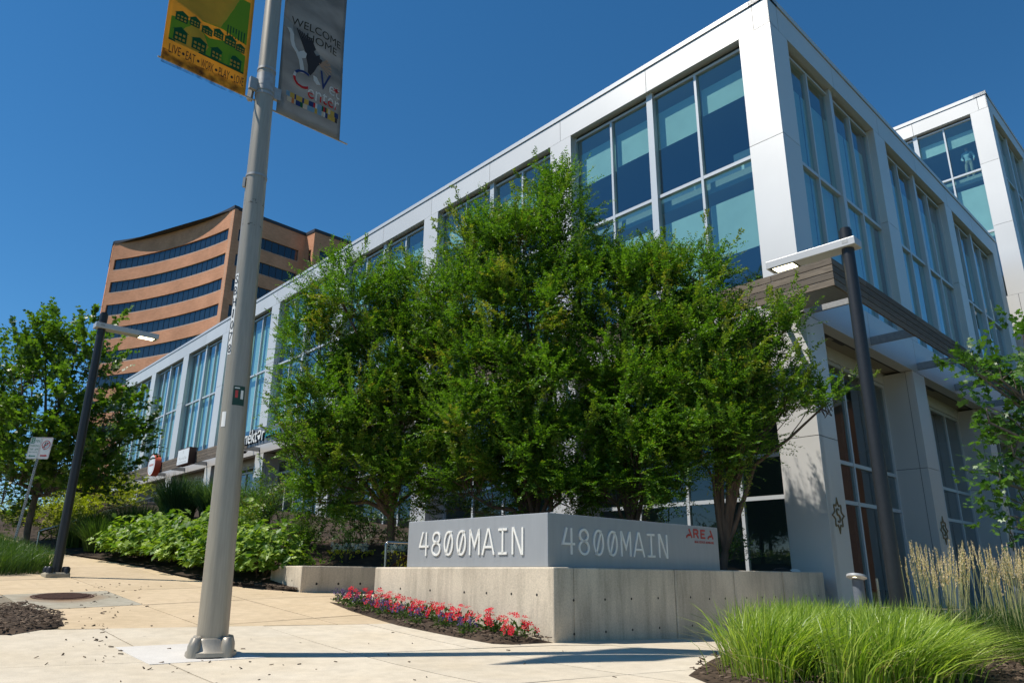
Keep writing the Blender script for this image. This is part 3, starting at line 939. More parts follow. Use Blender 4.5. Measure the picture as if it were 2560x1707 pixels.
for i in range(2):
    a0, a1 = C2L[i][1], C2L[i + 1][0]
    G().box(f2, a0, a1, 0.185, 0.3, 15.82, 15.93).build("window_rail", M['frame'], ob2)
for z0, z1 in ((12.0, 12.5), (15.4, 15.8), (18.6, 18.95), (22.0, 22.55)):
    G().box(f2, 0.45, 12.4, 0.45, 13.3, z0, z1).build("floor_slab", M['ceil'], ob2)
G().box(f2, 5.5, 12.4, 6.0, 6.2, 0, 22).build("back_wall", M['room'], ob2)
G().box(f2, 5.4, 5.6, 6.2, 13.4, 0, 22).build("back_wall", M['room'], ob2)
G().box(f2, 0.9, 12.4, 0.9, 13.4, -0.7, 11.3).build("lower_wall", M['panel'], ob2)
cp2 = G().box(f2r, -0.9, 13, -0.98, -0.94, 12.32, 12.36).build("canopy", M['galv'], ob2)
for r in np.arange(0.2, 13, 3.2): G().box(f2r, r - 0.03, r + 0.03, -1.0, 0.0, 12.1, 12.3).build("bracket", M['galv'], cp2)
for row in range(7):
    z0 = 12.0 + row * 0.19
    G().box(f2r, -0.9, 13, -1.05, -1.01, z0 + 0.01, z0 + 0.18).build("plank", M['wood'], cp2)

# ------------------------------------------------------------------ curved brick office tower
bt = thing("brick_tower", (-38, 92, 3), "orange brick office tower with a curved front and dark ribbon windows", "building")
curve = np.array([(-57, 95.8), (-54, 94.75), (-50.5, 93.4), (-48.1, 92.35), (-44.2, 90.35), (-40.7, 88.2), (-37.8, 86.25), (-35.8, 84.7)])
def resample(P, n):
    d = np.r_[0, np.cumsum(np.linalg.norm(np.diff(P, axis=0), axis=1))]
    t = np.linspace(0, d[-1], n)
    return np.stack([np.interp(t, d, P[:, 0]), np.interp(t, d, P[:, 1])], 1), d[-1]
# quadratic fit keeps the concave sweep smooth
tt = np.linspace(0, 1, len(curve)); cx = np.polyfit(tt, curve[:, 0], 3); cy = np.polyfit(tt, curve[:, 1], 3)
fine = np.stack([np.polyval(cx, np.linspace(0, 1, 60)), np.polyval(cy, np.linspace(0, 1, 60))], 1)
ZT = 45.2
rows = [42.7 - 3.42 * k for k in range(13)]            # tops of the ribbon windows
SH = 1.6
def offset(P, d):
    T = np.gradient(P, axis=0); T /= np.linalg.norm(T, axis=1)[:, None]
    return P + np.stack([-T[:, 1], T[:, 0]], 1) * d     # to the left of travel: inwards here
def curtain(P, z0, z1, m, name, parent, close=True, thick=0.5):
    n = len(P); I = offset(P, thick)
    V = [(p[0], p[1], z0) for p in P] + [(p[0], p[1], z1) for p in P] + [(p[0], p[1], z0) for p in I] + [(p[0], p[1], z1) for p in I]
    F = []
    for i in range(n - 1):
        F += [(i, i + 1, n + i + 1, n + i), (2 * n + i + 1, 2 * n + i, 3 * n + i, 3 * n + i + 1), (n + i, n + i + 1, 3 * n + i + 1, 3 * n + i), (i + 1, i, 2 * n + i, 2 * n + i + 1)]
    F += [(0, n, 3 * n, 2 * n), (n - 1, 2 * n + n - 1, 3 * n + n - 1, n + n - 1)]
    d = np.r_[0, np.cumsum(np.linalg.norm(np.diff(P, axis=0), axis=1))]
    me, c = mk_mesh(name, V, F, m)
    uv = me.uv_layers.new(name="UVMap")
    U = list(d) * 4
    Z = [z0] * n + [z1] * n + [z0] * n + [z1] * n
    for lp in me.loops: uv.data[lp.index].uv = (U[lp.vertex_index], Z[lp.vertex_index])
    return put(name, me, parent, c)
def brick_face(P, npanes, inset0, inset1):
    """a run of wall: brick bands, ribbon windows with panes"""
    d = np.r_[0, np.cumsum(np.linalg.norm(np.diff(P, axis=0), axis=1))]; Lf = d[-1]
    def sub(s0, s1, n):
        t = np.linspace(s0, s1, n); return np.stack([np.interp(t, d, P[:, 0]), np.interp(t, d, P[:, 1])], 1)
    nseg = max(2, len(P) // 2)
    zc = ZT
    for zt in rows:
        curtain(P, zt, zc, M['brick'], "brick_band", bt)
        zc = zt - SH
        band = sub(inset0, Lf - inset1, max(2, npanes + 1))
        curtain(sub(0, inset0, 2), zt - SH, zt, M['brick'], "brick_pier", bt)
        curtain(sub(Lf - inset1, Lf, 2), zt - SH, zt, M['brick'], "brick_pier", bt)
        sl = curtain(band, zt - SH - 0.10, zt - SH + 0.004, M['sill'], "window_sill", bt, thick=0.55)
        ins = offset(band, 0.16)
        for k in range(len(ins) - 1):
            a, b = ins[k], ins[k + 1]; e = (b - a) / np.linalg.norm(b - a) * 0.05
            V = [(*(a + e), zt - SH), (*(b - e), zt - SH), (*(b - e), zt), (*(a + e), zt)]
            tl = rng.normal(0, 0.006, 4)
            nrm = np.array([-e[1], e[0]]) / 0.05
            V = [(v[0] + nrm[0] * t, v[1] + nrm[1] * t, v[2]) for v, t in zip(V, tl)]
            me, c = mk_mesh("pane", V, [(0, 1, 2, 3)], M['darkglass']); put("pane", me, sl, c)
        curtain(offset(band, 0.20), zt - SH, zt, M['core'], "mullions", sl, thick=0.1)
    curtain(P, 0, zc, M['brick'], "brick_band", bt)
    curtain(offset(P, -0.08), ZT, ZT + 0.45, M['darkcap'], "parapet_cap", bt, thick=0.7)
brick_face(fine, 22, 0.55, 0.9)
side = np.array([(-35.8, 84.7), (-34.0, 86.9), (-28.7, 92.6)])
brick_face(side, 9, 1.0, 0.9)
brick_face(np.array([(-28.7, 92.6), (-27.1, 91.2)]), 1, 0.9, 0.5)
brick_face(np.array([(-27.1, 91.2), (-22.0, 96.2), (-15, 103)]), 10, 1.0, 0.8)
brick_face(np.array([(-62, 104), (-57.25, 96.05), (-57, 95.8)]), 5, 1.0, 1.0)
G().add([(-57, 95.9, ZT), (-35.9, 84.9, ZT), (-28.8, 92.7, ZT), (-15, 103, ZT), (-30, 120, ZT), (-62, 104.1, ZT)], [(0, 1, 2, 3, 4, 5)]).build("roof_deck", M['darkcap'], bt)
# ------------------------------------------------------------------ text and stroke letters
def text_poly(txt, w=None, h=None, align='LEFT', shear=0.0, space=1.0):
    cu = bpy.data.curves.new("t", 'FONT')
    cu.body = txt; cu.size = 1.0; cu.fill_mode = 'FRONT'; cu.resolution_u = 3; cu.shear = shear; cu.space_character = space
    o = bpy.data.objects.new("t", cu); COL.objects.link(o)
    dg = bpy.context.evaluated_depsgraph_get()
    me = bpy.data.meshes.new_from_object(o.evaluated_get(dg))
    V = np.array([v.co[:] for v in me.vertices]); F = [tuple(p.vertices) for p in me.polygons]
    bpy.data.objects.remove(o, do_unlink=True); bpy.data.curves.remove(cu); bpy.data.meshes.remove(me)
    lo, hi = V.min(0), V.max(0)
    V = V - [lo[0], lo[1], 0]
    sx = (w / (hi[0] - lo[0])) if w else None
    sy = (h / (hi[1] - lo[1])) if h else None
    sx = sx or sy; sy = sy or sx
    V[:, 0] *= sx; V[:, 1] *= sy
    return V, F

def text_obj(name, txt, O, U, W, Nn, w, h, m, parent=None, depth=0.0, shear=0.0, space=1.0):
    """flat or raised lettering: lower left corner at O, along U, up W, facing Nn"""
    V, F = text_poly(txt, w, h, shear=shear, space=space)
    O = np.array(O, float); U = np.array(U, float); W = np.array(W, float); Nn = np.array(Nn, float)
    front = [O + U * v[0] + W * v[1] + Nn * depth for v in V]
    g = G()
    a, b, c = (front[i] for i in F[0][:3])
    FF = F if np.cross(b - a, c - a) @ Nn > 0 else [tuple(reversed(f)) for f in F]
    g.add(front, FF)
    if depth > 0:
        edges = {}
        for f in FF:
            for i in range(len(f)):
                e = (f[i], f[(i + 1) % len(f)])
                if (e[1], e[0]) in edges: del edges[(e[1], e[0])]
                else: edges[e] = 1
        back = [O + U * v[0] + W * v[1] for v in V]
        n = len(front)
        g.add(front + back, [(e[1], e[0], n + e[0], n + e[1]) for e in edges])
    return g.build(name, m, parent)

def stroke(g, pts, w, O, U, W, Nn, depth, closed=False):
    """a flat bent bar following pts, with thickness"""
    pts = [np.array(p, float) for p in pts]; n = len(pts)
    Lp, Rp = [], []
    for i in range(n):
        if closed: d0, d1 = pts[i] - pts[i - 1], pts[(i + 1) % n] - pts[i]
        else:
            d0 = pts[i] - pts[i - 1] if i else pts[1] - pts[0]
            d1 = pts[i + 1] - pts[i] if i < n - 1 else pts[-1] - pts[-2]
        d0 = d0 / np.linalg.norm(d0); d1 = d1 / np.linalg.norm(d1)
        n0, n1 = np.array([-d0[1], d0[0]]), np.array([-d1[1], d1[0]])
        m_ = n0 + n1; m_ /= np.linalg.norm(m_); k = w / 2 / max(m_ @ n0, 0.35)
        Lp.append(pts[i] + m_ * k); Rp.append(pts[i] - m_ * k)
    T = lambda p, d: O + U * p[0] + W * p[1] + Nn * d
    V = [T(p, depth) for p in Lp] + [T(p, depth) for p in Rp] + [T(p, 0) for p in Lp] + [T(p, 0) for p in Rp]
    F = []
    seg = range(n) if closed else range(n - 1)
    for i in seg:
        j = (i + 1) % n
        F += [(i, j, n + j, n + i), (i, 2 * n + i, 2 * n + j, j), (n + i, n + j, 3 * n + j, 3 * n + i)]
    if not closed: F += [(0, n, 3 * n, 2 * n), (n - 1, 2 * n + n - 1, 3 * n + n - 1, n + n - 1)]
    g.add(V, F)

def ell(cx, cy, rx, ry, n=28):
    return [(cx + rx * math.cos(2 * math.pi * k / n), cy + ry * math.sin(2 * math.pi * k / n)) for k in range(n)]

GLY = {   # cell 0.62 wide, 1 high
    '4': [([(0.20, 1.0), (0.02, 0.40), (0.58, 0.40)], 0), ([(0.42, 1.0), (0.42, 0.0)], 0)],
    '8': [(ell(0.30, 0.75, 0.20, 0.215), 1), (ell(0.30, 0.28, 0.235, 0.25), 1)],
    '0': [(ell(0.30, 0.5, 0.235, 0.47), 1), ([(0.44, 0.98), (0.16, 0.02)], 0)],
    'M': [([(0.05, 0.0), (0.05, 0.98), (0.07, 0.98), (0.30, 0.34), (0.53, 0.98), (0.55, 0.98), (0.55, 0.0)], 0)],
    'A': [([(0.0, 0.0), (0.27, 0.98), (0.33, 0.98), (0.60, 0.0)], 0), ([(0.12, 0.30), (0.48, 0.30)], 0)],
    'I': [([(0.30, 0.05), (0.30, 0.95)], 0), ([(0.08, 0.955), (0.52, 0.955)], 0), ([(0.08, 0.045), (0.52, 0.045)], 0)],
    'N': [([(0.06, 0.0), (0.06, 0.98), (0.11, 0.98), (0.49, 0.02), (0.54, 0.02), (0.54, 1.0)], 0)],
}
def address(name, txt, O, U, W, Nn, width, height, m, parent, depth=0.016):
    n = len(txt); cell = width / (n - 0.10)
    for i, ch in enumerate(txt):
        g = G()
        for pts, closed in GLY[ch]:
            P = [(x / 0.62 * cell * 0.84, y * height) for x, y in pts]
            stroke(g, P, height * 0.088, np.array(O) + np.array(U) * (i * cell), np.array(U), np.array(W), np.array(Nn), depth, bool(closed))
        g.build("letter", m, parent)

# ------------------------------------------------------------------ concrete plinth wall with the address sign
ZP = 0.84
ZG = 0.02
pw = thing("concrete_wall", fk(0, 0, 0), "low board-marked concrete wall carrying the grey address sign", "wall")
def panel_wall(parent, l0, l1, r0, r1, z0, z1, m=None, name="wall_panel"):
    return bevel(G().box(fk, l0, l1, r0, r1, z0, z1).build(name, m or M['concrete'], parent), 0.018, 2)
panel_wall(pw, 0.0, 3.73, 0.0, 0.36, -0.4, ZP)
rc = [0.366, 2.53, 4.16, 5.78, 7.41]
for k in range(4):
    panel_wall(pw, 0.0, 0.36, rc[k] + (0.012 if k else 0), rc[k + 1] - 0.012, -0.7, ZP)
G().box(fk, 0.03, 0.34, 0.3, 7.40, -0.7, ZP - 0.03).build("joint_filler", M['core'], pw)
def hole(parent, p, nrm, r=0.016):
    nrm = np.array(nrm, float)
    g = G(); g.tube([np.array(p) - nrm * 0.01, np.array(p) + nrm * 0.0015], r, 10)
    g.build("tie_hole", M['tiehole'], parent)
nl = -ER; nr = -EL
for l, z in [(0.28, 0.62), (0.72, 0.62), (1.18, 0.62), (1.62, 0.62), (2.35, 0.63), (3.05, 0.64), (3.55, 0.64), (0.28, 0.20), (0.72, 0.22)]:
    hole(pw, fk(l, 0, z - 0.1), nl)
for r in (0.35, 0.95, 1.5, 2.1, 2.9, 3.4, 3.85, 4.5, 5.0, 5.45, 6.1, 6.6, 7.1):
    for z in (0.46, 0.08): hole(pw, fk(0, r, z - 0.03 * (r > 3)), nr)
# address sign: a folded L of grey sheet metal on top
sg = thing("address_sign", fk(0.2, 0.2, ZP), "grey metal corner sign with raised white numbers 4800MAIN on two faces", "sign")
SL, SR, ST = 3.0, 4.02, 1.487
poly = [(0.15, 0.06), (SL, 0.06), (SL, 0.46), (0.55, 0.46), (0.55, SR), (0.15, SR)]
g = G()
nP = len(poly)
Vp = [fk(l, r, ZP + 0.002) for l, r in poly] + [fk(l, r, ST) for l, r in poly]
g.add(Vp, [(0, 1, 2, 3, 4, 5), (11, 10, 9, 8, 7, 6)] + [((i + 1) % nP, i, nP + i, nP + (i + 1) % nP) for i in range(nP)])
bevel(g.build("sign_box", M['signgrey'], sg), 0.006, 2)
up = np.array([0, 0, 1.0])
address("left", "4800MAIN", fk(2.70, 0.06, 0.995), -EL, up, nl, 2.17, 0.33, M['letter'], sg)
address("right", "4800MAIN", fk(0.15, 0.32, 0.995), ER, up, nr, 2.31, 0.325, M['letter'], sg)
# red company name on the right face: AREA with cut-away A strokes
og = np.array(fk(0.15, 3.12, 1.306)); ch = 0.128
g_letters = {
    'A': [[(0.0, 0.0), (0.03, 0.22), (0.10, 0.36)], [(0.06, 0.26), (0.135, 0.30)], [(0.09, 1.0), (0.175, 0.0)]],
    'R': [[(0.01, 0.0), (0.01, 0.95), (0.10, 0.95), (0.14, 0.83), (0.14, 0.62), (0.10, 0.50), (0.02, 0.50)], [(0.09, 0.5), (0.15, 0.0)]],
    'E': [[(0.14, 0.93), (0.01, 0.93), (0.01, 0.07), (0.14, 0.07)], [(0.02, 0.5), (0.12, 0.5)]],
}
for i, cc_ in enumerate("AREA"):
    g = G()
    for pts in g_letters[cc_]:
        stroke(g, [(x * 0.86, y * ch) for x, y in pts], 0.026, og + ER * (i * 0.20), ER, up, nr, 0.006)
    g.build("logo_letter", M['red'], sg)
text_obj("lettering", "REAL ESTATE ADVISORS", fk(0.149, 3.34, 1.232), ER, up, nr, 0.54, 0.034, M['red'], sg, 0.003)

# low seat wall across the entrance
sw = thing("seat_wall", fk(5.64, -0.18, 0.4), "short low concrete seat wall left of the address sign wall", "wall")
panel_wall(sw, 5.64, 6.75, -0.18, 3.4, 0.1, 0.862)
for r in (0.12, 0.55, 1.0, 1.5):
    hole(sw, fk(5.64, r, 0.57), nr, 0.022)
hole(sw, fk(5.95, -0.18, 0.62), nl, 0.014)

# stainless handrail beside the entrance steps
hr = thing("handrail", (-2.2, 13.5, 0.45), "bent stainless steel handrail just left of the grey address sign", "handrail")
g = G()
p0 = np.array((-2.19, 13.5, 0.45)); p1 = np.array((-2.205, 13.5, 1.25))
d = dirv(60)
g.tube([p0, p1 - [0, 0, 0.04], p1, p1 + d * 0.03 + [0, 0, 0.03], p1 + d * 0.40 + [0, 0, 0.03], p1 + d * 1.3 - [0, 0, 0.28]], 0.024, 10)
o = g.build("rail", M['steel'], hr); smooth_angle(o, 60)
g = G(); g.tube([p1 + d * 1.25 + [0, 0, -0.28], p1 + d * 1.25 - [0, 0, 0.9]], 0.022, 8); o = g.build("post", M['steel'], hr); smooth_angle(o, 60)

# ------------------------------------------------------------------ tall street pole with banners
pbx, pby = -2.88, 7.66
pz = float(gz(pbx, pby))
lean = np.array([-0.030, 0.004, 1.0])
def pp(z): return np.array([pbx, pby, pz]) + lean * (z - pz)
sp = thing("street_pole", (pbx, pby, pz), "tall brushed aluminium street pole with banner arms and a cast base", "street pole")
g = G(); zs = np.linspace(pz + 0.10, 10.4, 22)
def prad(z): return 0.147 - (z - pz) * 0.0063
g.tube([pp(z) for z in zs], [prad(z) for z in zs], 40, True)
o = g.build("shaft", M['alpole'], sp); smooth_angle(o, 60)
# cast shoe: square plate, lobes over the bolts
g = G()
ang0 = math.radians(18)
def rot(x, y): return (pbx + x * math.cos(ang0) - y * math.sin(ang0), pby + x * math.sin(ang0) + y * math.cos(ang0))
prof = []
n = 32
for h, base in ((0.0, 0.235), (0.035, 0.232), (0.05, 0.205), (0.13, 0.175), (0.155, 0.168), (0.16, 0.150)):
    ring = []
    for k in range(n):
        t = 2 * math.pi * k / n
        sq = 1 / max(abs(math.cos(t)), abs(math.sin(t)))
        r = base * (0.72 + 0.28 * min(sq, 1.25)) if h < 0.14 else base
        x, y = rot(r * math.cos(t), r * math.sin(t)); ring.append((x, y, pz + h - 0.006 * 0))
    prof.append(ring)
V = [p for r in prof for p in r]
F = []
for i in range(len(prof) - 1):
    for k in range(n): F.append((i * n + k, i * n + (k + 1) % n, (i + 1) * n + (k + 1) % n, (i + 1) * n + k))
F.append(tuple((len(prof) - 1) * n + k for k in range(n)))
g.add(V, F); o = g.build("base_shoe", M['alpole'], sp); smooth_angle(o, 45)
for k in range(4):
    t = math.pi / 4 + k * math.pi / 2
    x, y = rot(0.205 * math.cos(t), 0.205 * math.sin(t))
    g = G()
    xi, yi = rot(0.15 * math.cos(t), 0.15 * math.sin(t))
    g.tube([(x, y, pz - 0.01), (x, y, pz + 0.09), (x * 0.85 + xi * 0.15, y * 0.85 + yi * 0.15, pz + 0.135), (xi, yi, pz + 0.155)], [0.066, 0.063, 0.055, 0.03], 12)
    o = g.build("bolt_cover", M['alpole'], sp); smooth_angle(o, 50)
# strap rings and clamp
def ring(z, h, w, m, name="strap"):
    g = G(); n = 32
    V = []
    for zz, rr in ((z, 0.0), (z, w), (z + h, w), (z + h, 0.0)):
        c = pp(zz); r = prad(zz) + 0.001 + rr
        V += [(c[0] + r * math.cos(2 * math.pi * k / n), c[1] + r * math.sin(2 * math.pi * k / n), c[2]) for k in range(n)]
    F = []
    for i in range(3):
        for k in range(n): F.append((i * n + k, i * n + (k + 1) % n, (i + 1) * n + (k + 1) % n, (i + 1) * n + k))
    g.add(V, F); o = g.build(name, m, sp); smooth_angle(o, 40); return o
for z in (6.30, 6.43, 6.66): ring(z, 0.035, 0.006, M['galv'])
ring(6.36, 0.24, 0.004, M['galv'], "clamp_sleeve")
ring(5.17, 0.03, 0.006, M['galv'])
AA = dirv(46.0); AN = dirv(136.0)        # banner arm direction and its normal
for z in (6.42,):
    c = pp(z)
    for sgn in (-1, 1):
        g = G()
        g.bar(c + AA * sgn * 0.10, c + AA * sgn * 0.20, 0.05, 0.16); g.build("clamp_block", M['galv'], sp)
side_n = -1.0 if (np.array([0, 0]) - np.array([pbx, pby])) @ AN[:2] < 0 else 1.0
for s_, dz in ((-1, 0.0), (1, 0.0)):
    c = pp(6.225 if s_ < 0 else 6.20) - AN * side_n * 0.03
    g = G(); g.tube([c + AA * s_ * 0.06, c + AA * s_ * (1.24 if s_ < 0 else 1.20)], 0.011, 8); g.build("banner_arm", M['galv'], sp)
    c = pp(9.0); g = G(); g.tube([c + AA * s_ * 0.08, c + AA * s_ * 1.22], 0.011, 8); g.build("banner_arm", M['galv'], sp)
c = pp(5.18) + np.array([-0.11, -0.06, -0.03]); g = G(); g.bar(c, c - [0, 0, 0.12], 0.04, 0.03); g.build("strap_buckle", M['galv'], sp)
c = pp(6.5) + np.array([-0.13, -0.06, 0]); g = G(); g.bar(c, c - [0.02, 0, 0.28], 0.06, 0.05); g.build("strap_buckle", M['galv'], sp)
# scuff bands on the shaft
for z, h in ((4.80, 0.05), (4.52, 0.025)):
    m_ = M.setdefault('scuff', None) or bpy.data.materials.new("scuff_mark")
    if M['scuff'] is None:
        M['scuff'] = m_
        nt, bs, N, L = nodes_of(m_)
        bs.inputs["Base Color"].default_value = (0.05, 0.05, 0.045, 1); bs.inputs["Roughness"].default_value = 0.8
        ge = N.new("ShaderNodeNewGeometry"); nz = N.new("ShaderNodeTexNoise"); nz.inputs["Scale"].default_value = 22; nz.inputs["Detail"].default_value = 6
        L.new(ge.outputs["Position"], nz.inputs["Vector"])
        mr = N.new("ShaderNodeMapRange"); mr.inputs["From Min"].default_value = 0.54; mr.inputs["From Max"].default_value = 0.64; mr.inputs["To Max"].default_value = 0.8
        L.new(nz.outputs["Fac"], mr.inputs["Value"]); L.new(mr.outputs[0], bs.inputs["Alpha"])
    ring(z, h, 0.0008, M['scuff'], "scuff")
# stickers bent round the shaft: centre angle measured from the camera-facing side
def wrap(name, z0, z1, a0, a1, m, parent=None, lift=0.002, poly=None):
    g = G(); n = 8; V = []
    cam_t = math.atan2(-pby, -pbx)
    for z in (z0, z1):
        c = pp(z); r = prad(z) + lift
        for k in range(n + 1):
            t = cam_t + (a0 + (a1 - a0) * k / n) * D2R
            V.append((c[0] + r * math.cos(t), c[1] + r * math.sin(t), z))
    F = [(k, k + 1, n + 2 + k, n + 1 + k) for k in range(n)]
    g.add(V, F); return g.build(name, m, parent or sp)
stick = wrap("sticker", 2.42, 2.63, -12, 42, M['sticker'])
wrap("sticker_red_mark", 2.50, 2.58, -2, 10, M['signred'], stick, 0.004)
wrap("sticker_white_mark", 2.49, 2.585, 22, 34, M['letter'], stick, 0.004)
wrap("sticker_line", 2.60, 2.612, -6, 16, M['letter'], stick, 0.004)
wrap("paper_label", 2.19, 2.35, -58, -34, M['signwhite'])
num = wrap("pole_number", 2.98, 3.92, -70, -44, M['signwhite'])
cam_t = math.atan2(-pby, -pbx)
for k, chx in enumerate("SBH1078"):
    z = 3.80 - k * 0.134
    c = pp(z); t = cam_t - 57 * D2R; r = prad(z) + 0.004
    Nn = np.array([math.cos(t), math.sin(t), 0]); U = np.array([-math.sin(t), math.cos(t), 0])
    text_obj("number_letter", chx, c + Nn * r - U * (0.024 if chx != '1' else 0.010), U, up, Nn, 0.048 if chx != '1' else 0.02, 0.10, M['signblack'], num)

# ---- banners
def banner(name, label, s_, t0, t1, zb, zt, m, sway):
    """cloth between two arms; local (a, z) -> world, with folds"""
    t = thing(name, tuple(pp(zb) + AA * s_ * t0), label, "banner", "banners on the street pole")
    def B(a, z, d=0.0):
        """a 0..1 from the pole outwards, z height"""
        k = (zt - z) / (zt - zb)
        c = pp(z) + AA * s_ * (t0 + (t1 - t0) * a)
        bow = sway * (math.sin(a * math.pi) * 0.5 + 0.35 * math.sin(a * 7 + z * 1.3)) * (0.3 + 0.7 * math.sin(math.pi * min(k * 0.9, 1)))
        return c + AN * (bow * 0.12 + d)
    n, kz = 14, 26
    V = []; F = []
    for i in range(n + 1):
        for j in range(kz + 1):
            V.append(B(i / n, zb + (zt - zb) * j / kz))
    for i in range(n):
        for j in range(kz):
            a = i * (kz + 1) + j; F.append((a, a + kz + 1, a + kz + 2, a + 1))
    g = G(); g.add(V, F); o = g.build("cloth", m, t, True)
    so = o.modifiers.new("thick", 'SOLIDIFY'); so.thickness = 0.003; so.offset = 0
    return t, B
M['byellow'] = mat("yellow_banner", (0.80, 0.47, 0.06), 0.75, noise=(2.5, 0.16, 5))
M['bgreen'] = mat("banner_green", (0.13, 0.42, 0.03), 0.75)
M['bgreend'] = mat("banner_dark_green", (0.01, 0.14, 0.05), 0.75)
M['bink'] = mat("banner_ink", (0.022, 0.020, 0.012), 0.8)
M['bgrey'] = mat("grey_banner", (0.33, 0.33, 0.325), 0.75, noise=(1.6, 0.28, 5, (1, 1, 2.0)))
M['bpale'] = mat("banner_pale_band", (0.48, 0.48, 0.47), 0.75, noise=(2.5, 0.2, 4))
M['bwhite'] = mat("banner_white", (0.85, 0.85, 0.84), 0.7)
M['bred'] = mat("banner_red", (0.65, 0.03, 0.035), 0.7)
M['bnavy'] = mat("banner_navy", (0.03, 0.06, 0.22), 0.7)
M['beagle'] = mat("banner_brown_black", (0.018, 0.011, 0.009), 0.7)
M['bfeather'] = mat("banner_feather_tan", (0.60, 0.40, 0.28), 0.7)
M['bsky'] = mat("banner_light_blue", (0.25, 0.45, 0.62), 0.7)
M['borange'] = mat("banner_orange", (0.75, 0.25, 0.08), 0.7)
M['bgold'] = mat("banner_gold", (0.75, 0.5, 0.1), 0.7)
M['bcream'] = mat("banner_cream", (0.75, 0.66, 0.52), 0.7)
M['bdirt'] = bpy.data.materials.new("banner_mould")
nt, bs, N, L = nodes_of(M['bdirt'])
bs.inputs["Base Color"].default_value = (0.016, 0.013, 0.006, 1); bs.inputs["Roughness"].default_value = 0.95
ge = N.new("ShaderNodeNewGeometry"); nz = N.new("ShaderNodeTexNoise"); nz.inputs["Scale"].default_value = 9; nz.inputs["Detail"].default_value = 7
L.new(ge.outputs["Position"], nz.inputs["Vector"])
mr = N.new("ShaderNodeMapRange"); mr.inputs["From Min"].default_value = 0.36; mr.inputs["From Max"].default_value = 0.72; mr.inputs["To Max"].default_value = 0.9
L.new(nz.outputs["Fac"], mr.inputs["Value"]); L.new(mr.outputs[0], bs.inputs["Alpha"])

for k_ in [k for k in M if k in ('byellow','bgreen','bgreend','bgrey','bpale','bwhite','bred','bnavy','bfeather','bsky','borange','bgold','bcream')]:
    nt, bs, N, L = nodes_of(M[k_])
    tr_ = N.new("ShaderNodeBsdfTranslucent")
    src = bs.inputs["Base Color"]
    if src.links: L.new(src.links[0].from_socket, tr_.inputs["Color"])
    else: tr_.inputs["Color"].default_value = src.default_value
    ms_ = N.new("ShaderNodeMixShader"); ms_.inputs[0].default_value = 0.55
    L.new(bs.outputs[0], ms_.inputs[1]); L.new(tr_.outputs[0], ms_.inputs[2]); L.new(ms_.outputs[0], N["Material Output"].inputs["Surface"])
# the camera sees the faces that look along -AN? choose the printed side towards the camera
side_n = -1.0 if (np.array([0, 0]) - np.array([pbx, pby])) @ AN[:2] < 0 else 1.0
def ink(parent, B, polys, m, name, lift=0.004):
    """flat printed shapes: polygons in (a, z), cut into the cloth's curve"""
    g = G()
    for poly in polys:
        P = [B(a, z + B.dz, side_n * lift) for a, z in poly]
        F = tuple(range(len(P)))
        nrm = np.cross(P[1] - P[0], P[2] - P[0])
        g.add(P, [F])
    return g.build(name, m, parent)
def ink_text(parent, B, txt, a0, a1, z0, h, m, name, flip, shear=0.0, lift=0.006, space=1.0):
    V, F = text_poly(txt, 1.0, 1.0, shear=shear, space=space)
    g = G()
    g.add([B(a0 + (a1 - a0) * (1 - v[0] if flip else v[0]), z0 + B.dz + v[1] * h, side_n * lift) for v in V], F)
    return g.build(name, m, parent)

bl, B1 = banner("banner", "yellow and green neighbourhood banner printed with houses, left of the pole", -1, 0.24, 1.22, 6.20, 9.0, M['byellow'], 0.25)
B1.dz = -0.06
# left banner: a runs away from the pole to the left, so text runs from a=1 to a=0
ink(bl, B1, [[(0.05, 6.55), (0.95, 6.55), (0.95, 6.86), (0.75, 6.90), (0.5, 6.80), (0.3, 6.88), (0.05, 6.80)]], M['bgreen'], "printed_hill")
ink(bl, B1, [[(0.05, 6.96), (0.35, 7.02), (0.6, 6.98), (0.95, 7.10), (0.95, 7.6), (0.05, 7.6)]], M['bgreen'], "printed_hill")
ink(bl, B1, [[(0.05, 6.535), (0.95, 6.535), (0.95, 6.56), (0.05, 6.56)]], M['bgreend'], "printed_line", 0.006)
def house(a, z, w, h, roofh):
    body = [[(a - w / 2, z), (a + w / 2, z), (a + w / 2, z + h), (a + w * 0.62, z + h), (a, z + h + roofh), (a - w * 0.62, z + h), (a - w / 2, z + h)]]
    wins = []
    for i in (-1, 0, 1):
        for j in (0, 1):
            x = a + i * w * 0.28; zz = z + h * (0.25 + 0.42 * j)
            wins.append([(x - w * 0.085, zz - h * 0.11), (x + w * 0.085, zz - h * 0.11), (x + w * 0.085, zz + h * 0.11), (x - w * 0.085, zz + h * 0.11)])
    return body, wins
for (a, z, w, h, rh) in ((0.17, 6.56, 0.16, 0.13, 0.05), (0.39, 6.56, 0.15, 0.12, 0.06), (0.61, 6.56, 0.17, 0.13, 0.05), (0.83, 6.56, 0.15, 0.14, 0.06),
                         (0.12, 6.82, 0.11, 0.08, 0.04), (0.25, 6.84, 0.14, 0.10, 0.05), (0.40, 6.86, 0.12, 0.09, 0.05), (0.54, 6.83, 0.13, 0.08, 0.04), (0.69, 6.85, 0.12, 0.09, 0.05), (0.84, 6.83, 0.14, 0.10, 0.05)):
    bd, wn_ = house(a, z, w, h, rh)
    hb = ink(bl, B1, bd, M['bgreend'], "printed_house", 0.007)
    [ink(hb, B1, [w_], M['byellow'], "printed_window", 0.009) for w_ in wn_]
bars = [[(0.08 + 0.035 * k, 6.97), (0.095 + 0.035 * k, 6.97), (0.095 + 0.035 * k, 7.12), (0.08 + 0.035 * k, 7.12)] for k in range(7)]
ink(bl, B1, bars, M['bgreend'], "printed_columns", 0.007)
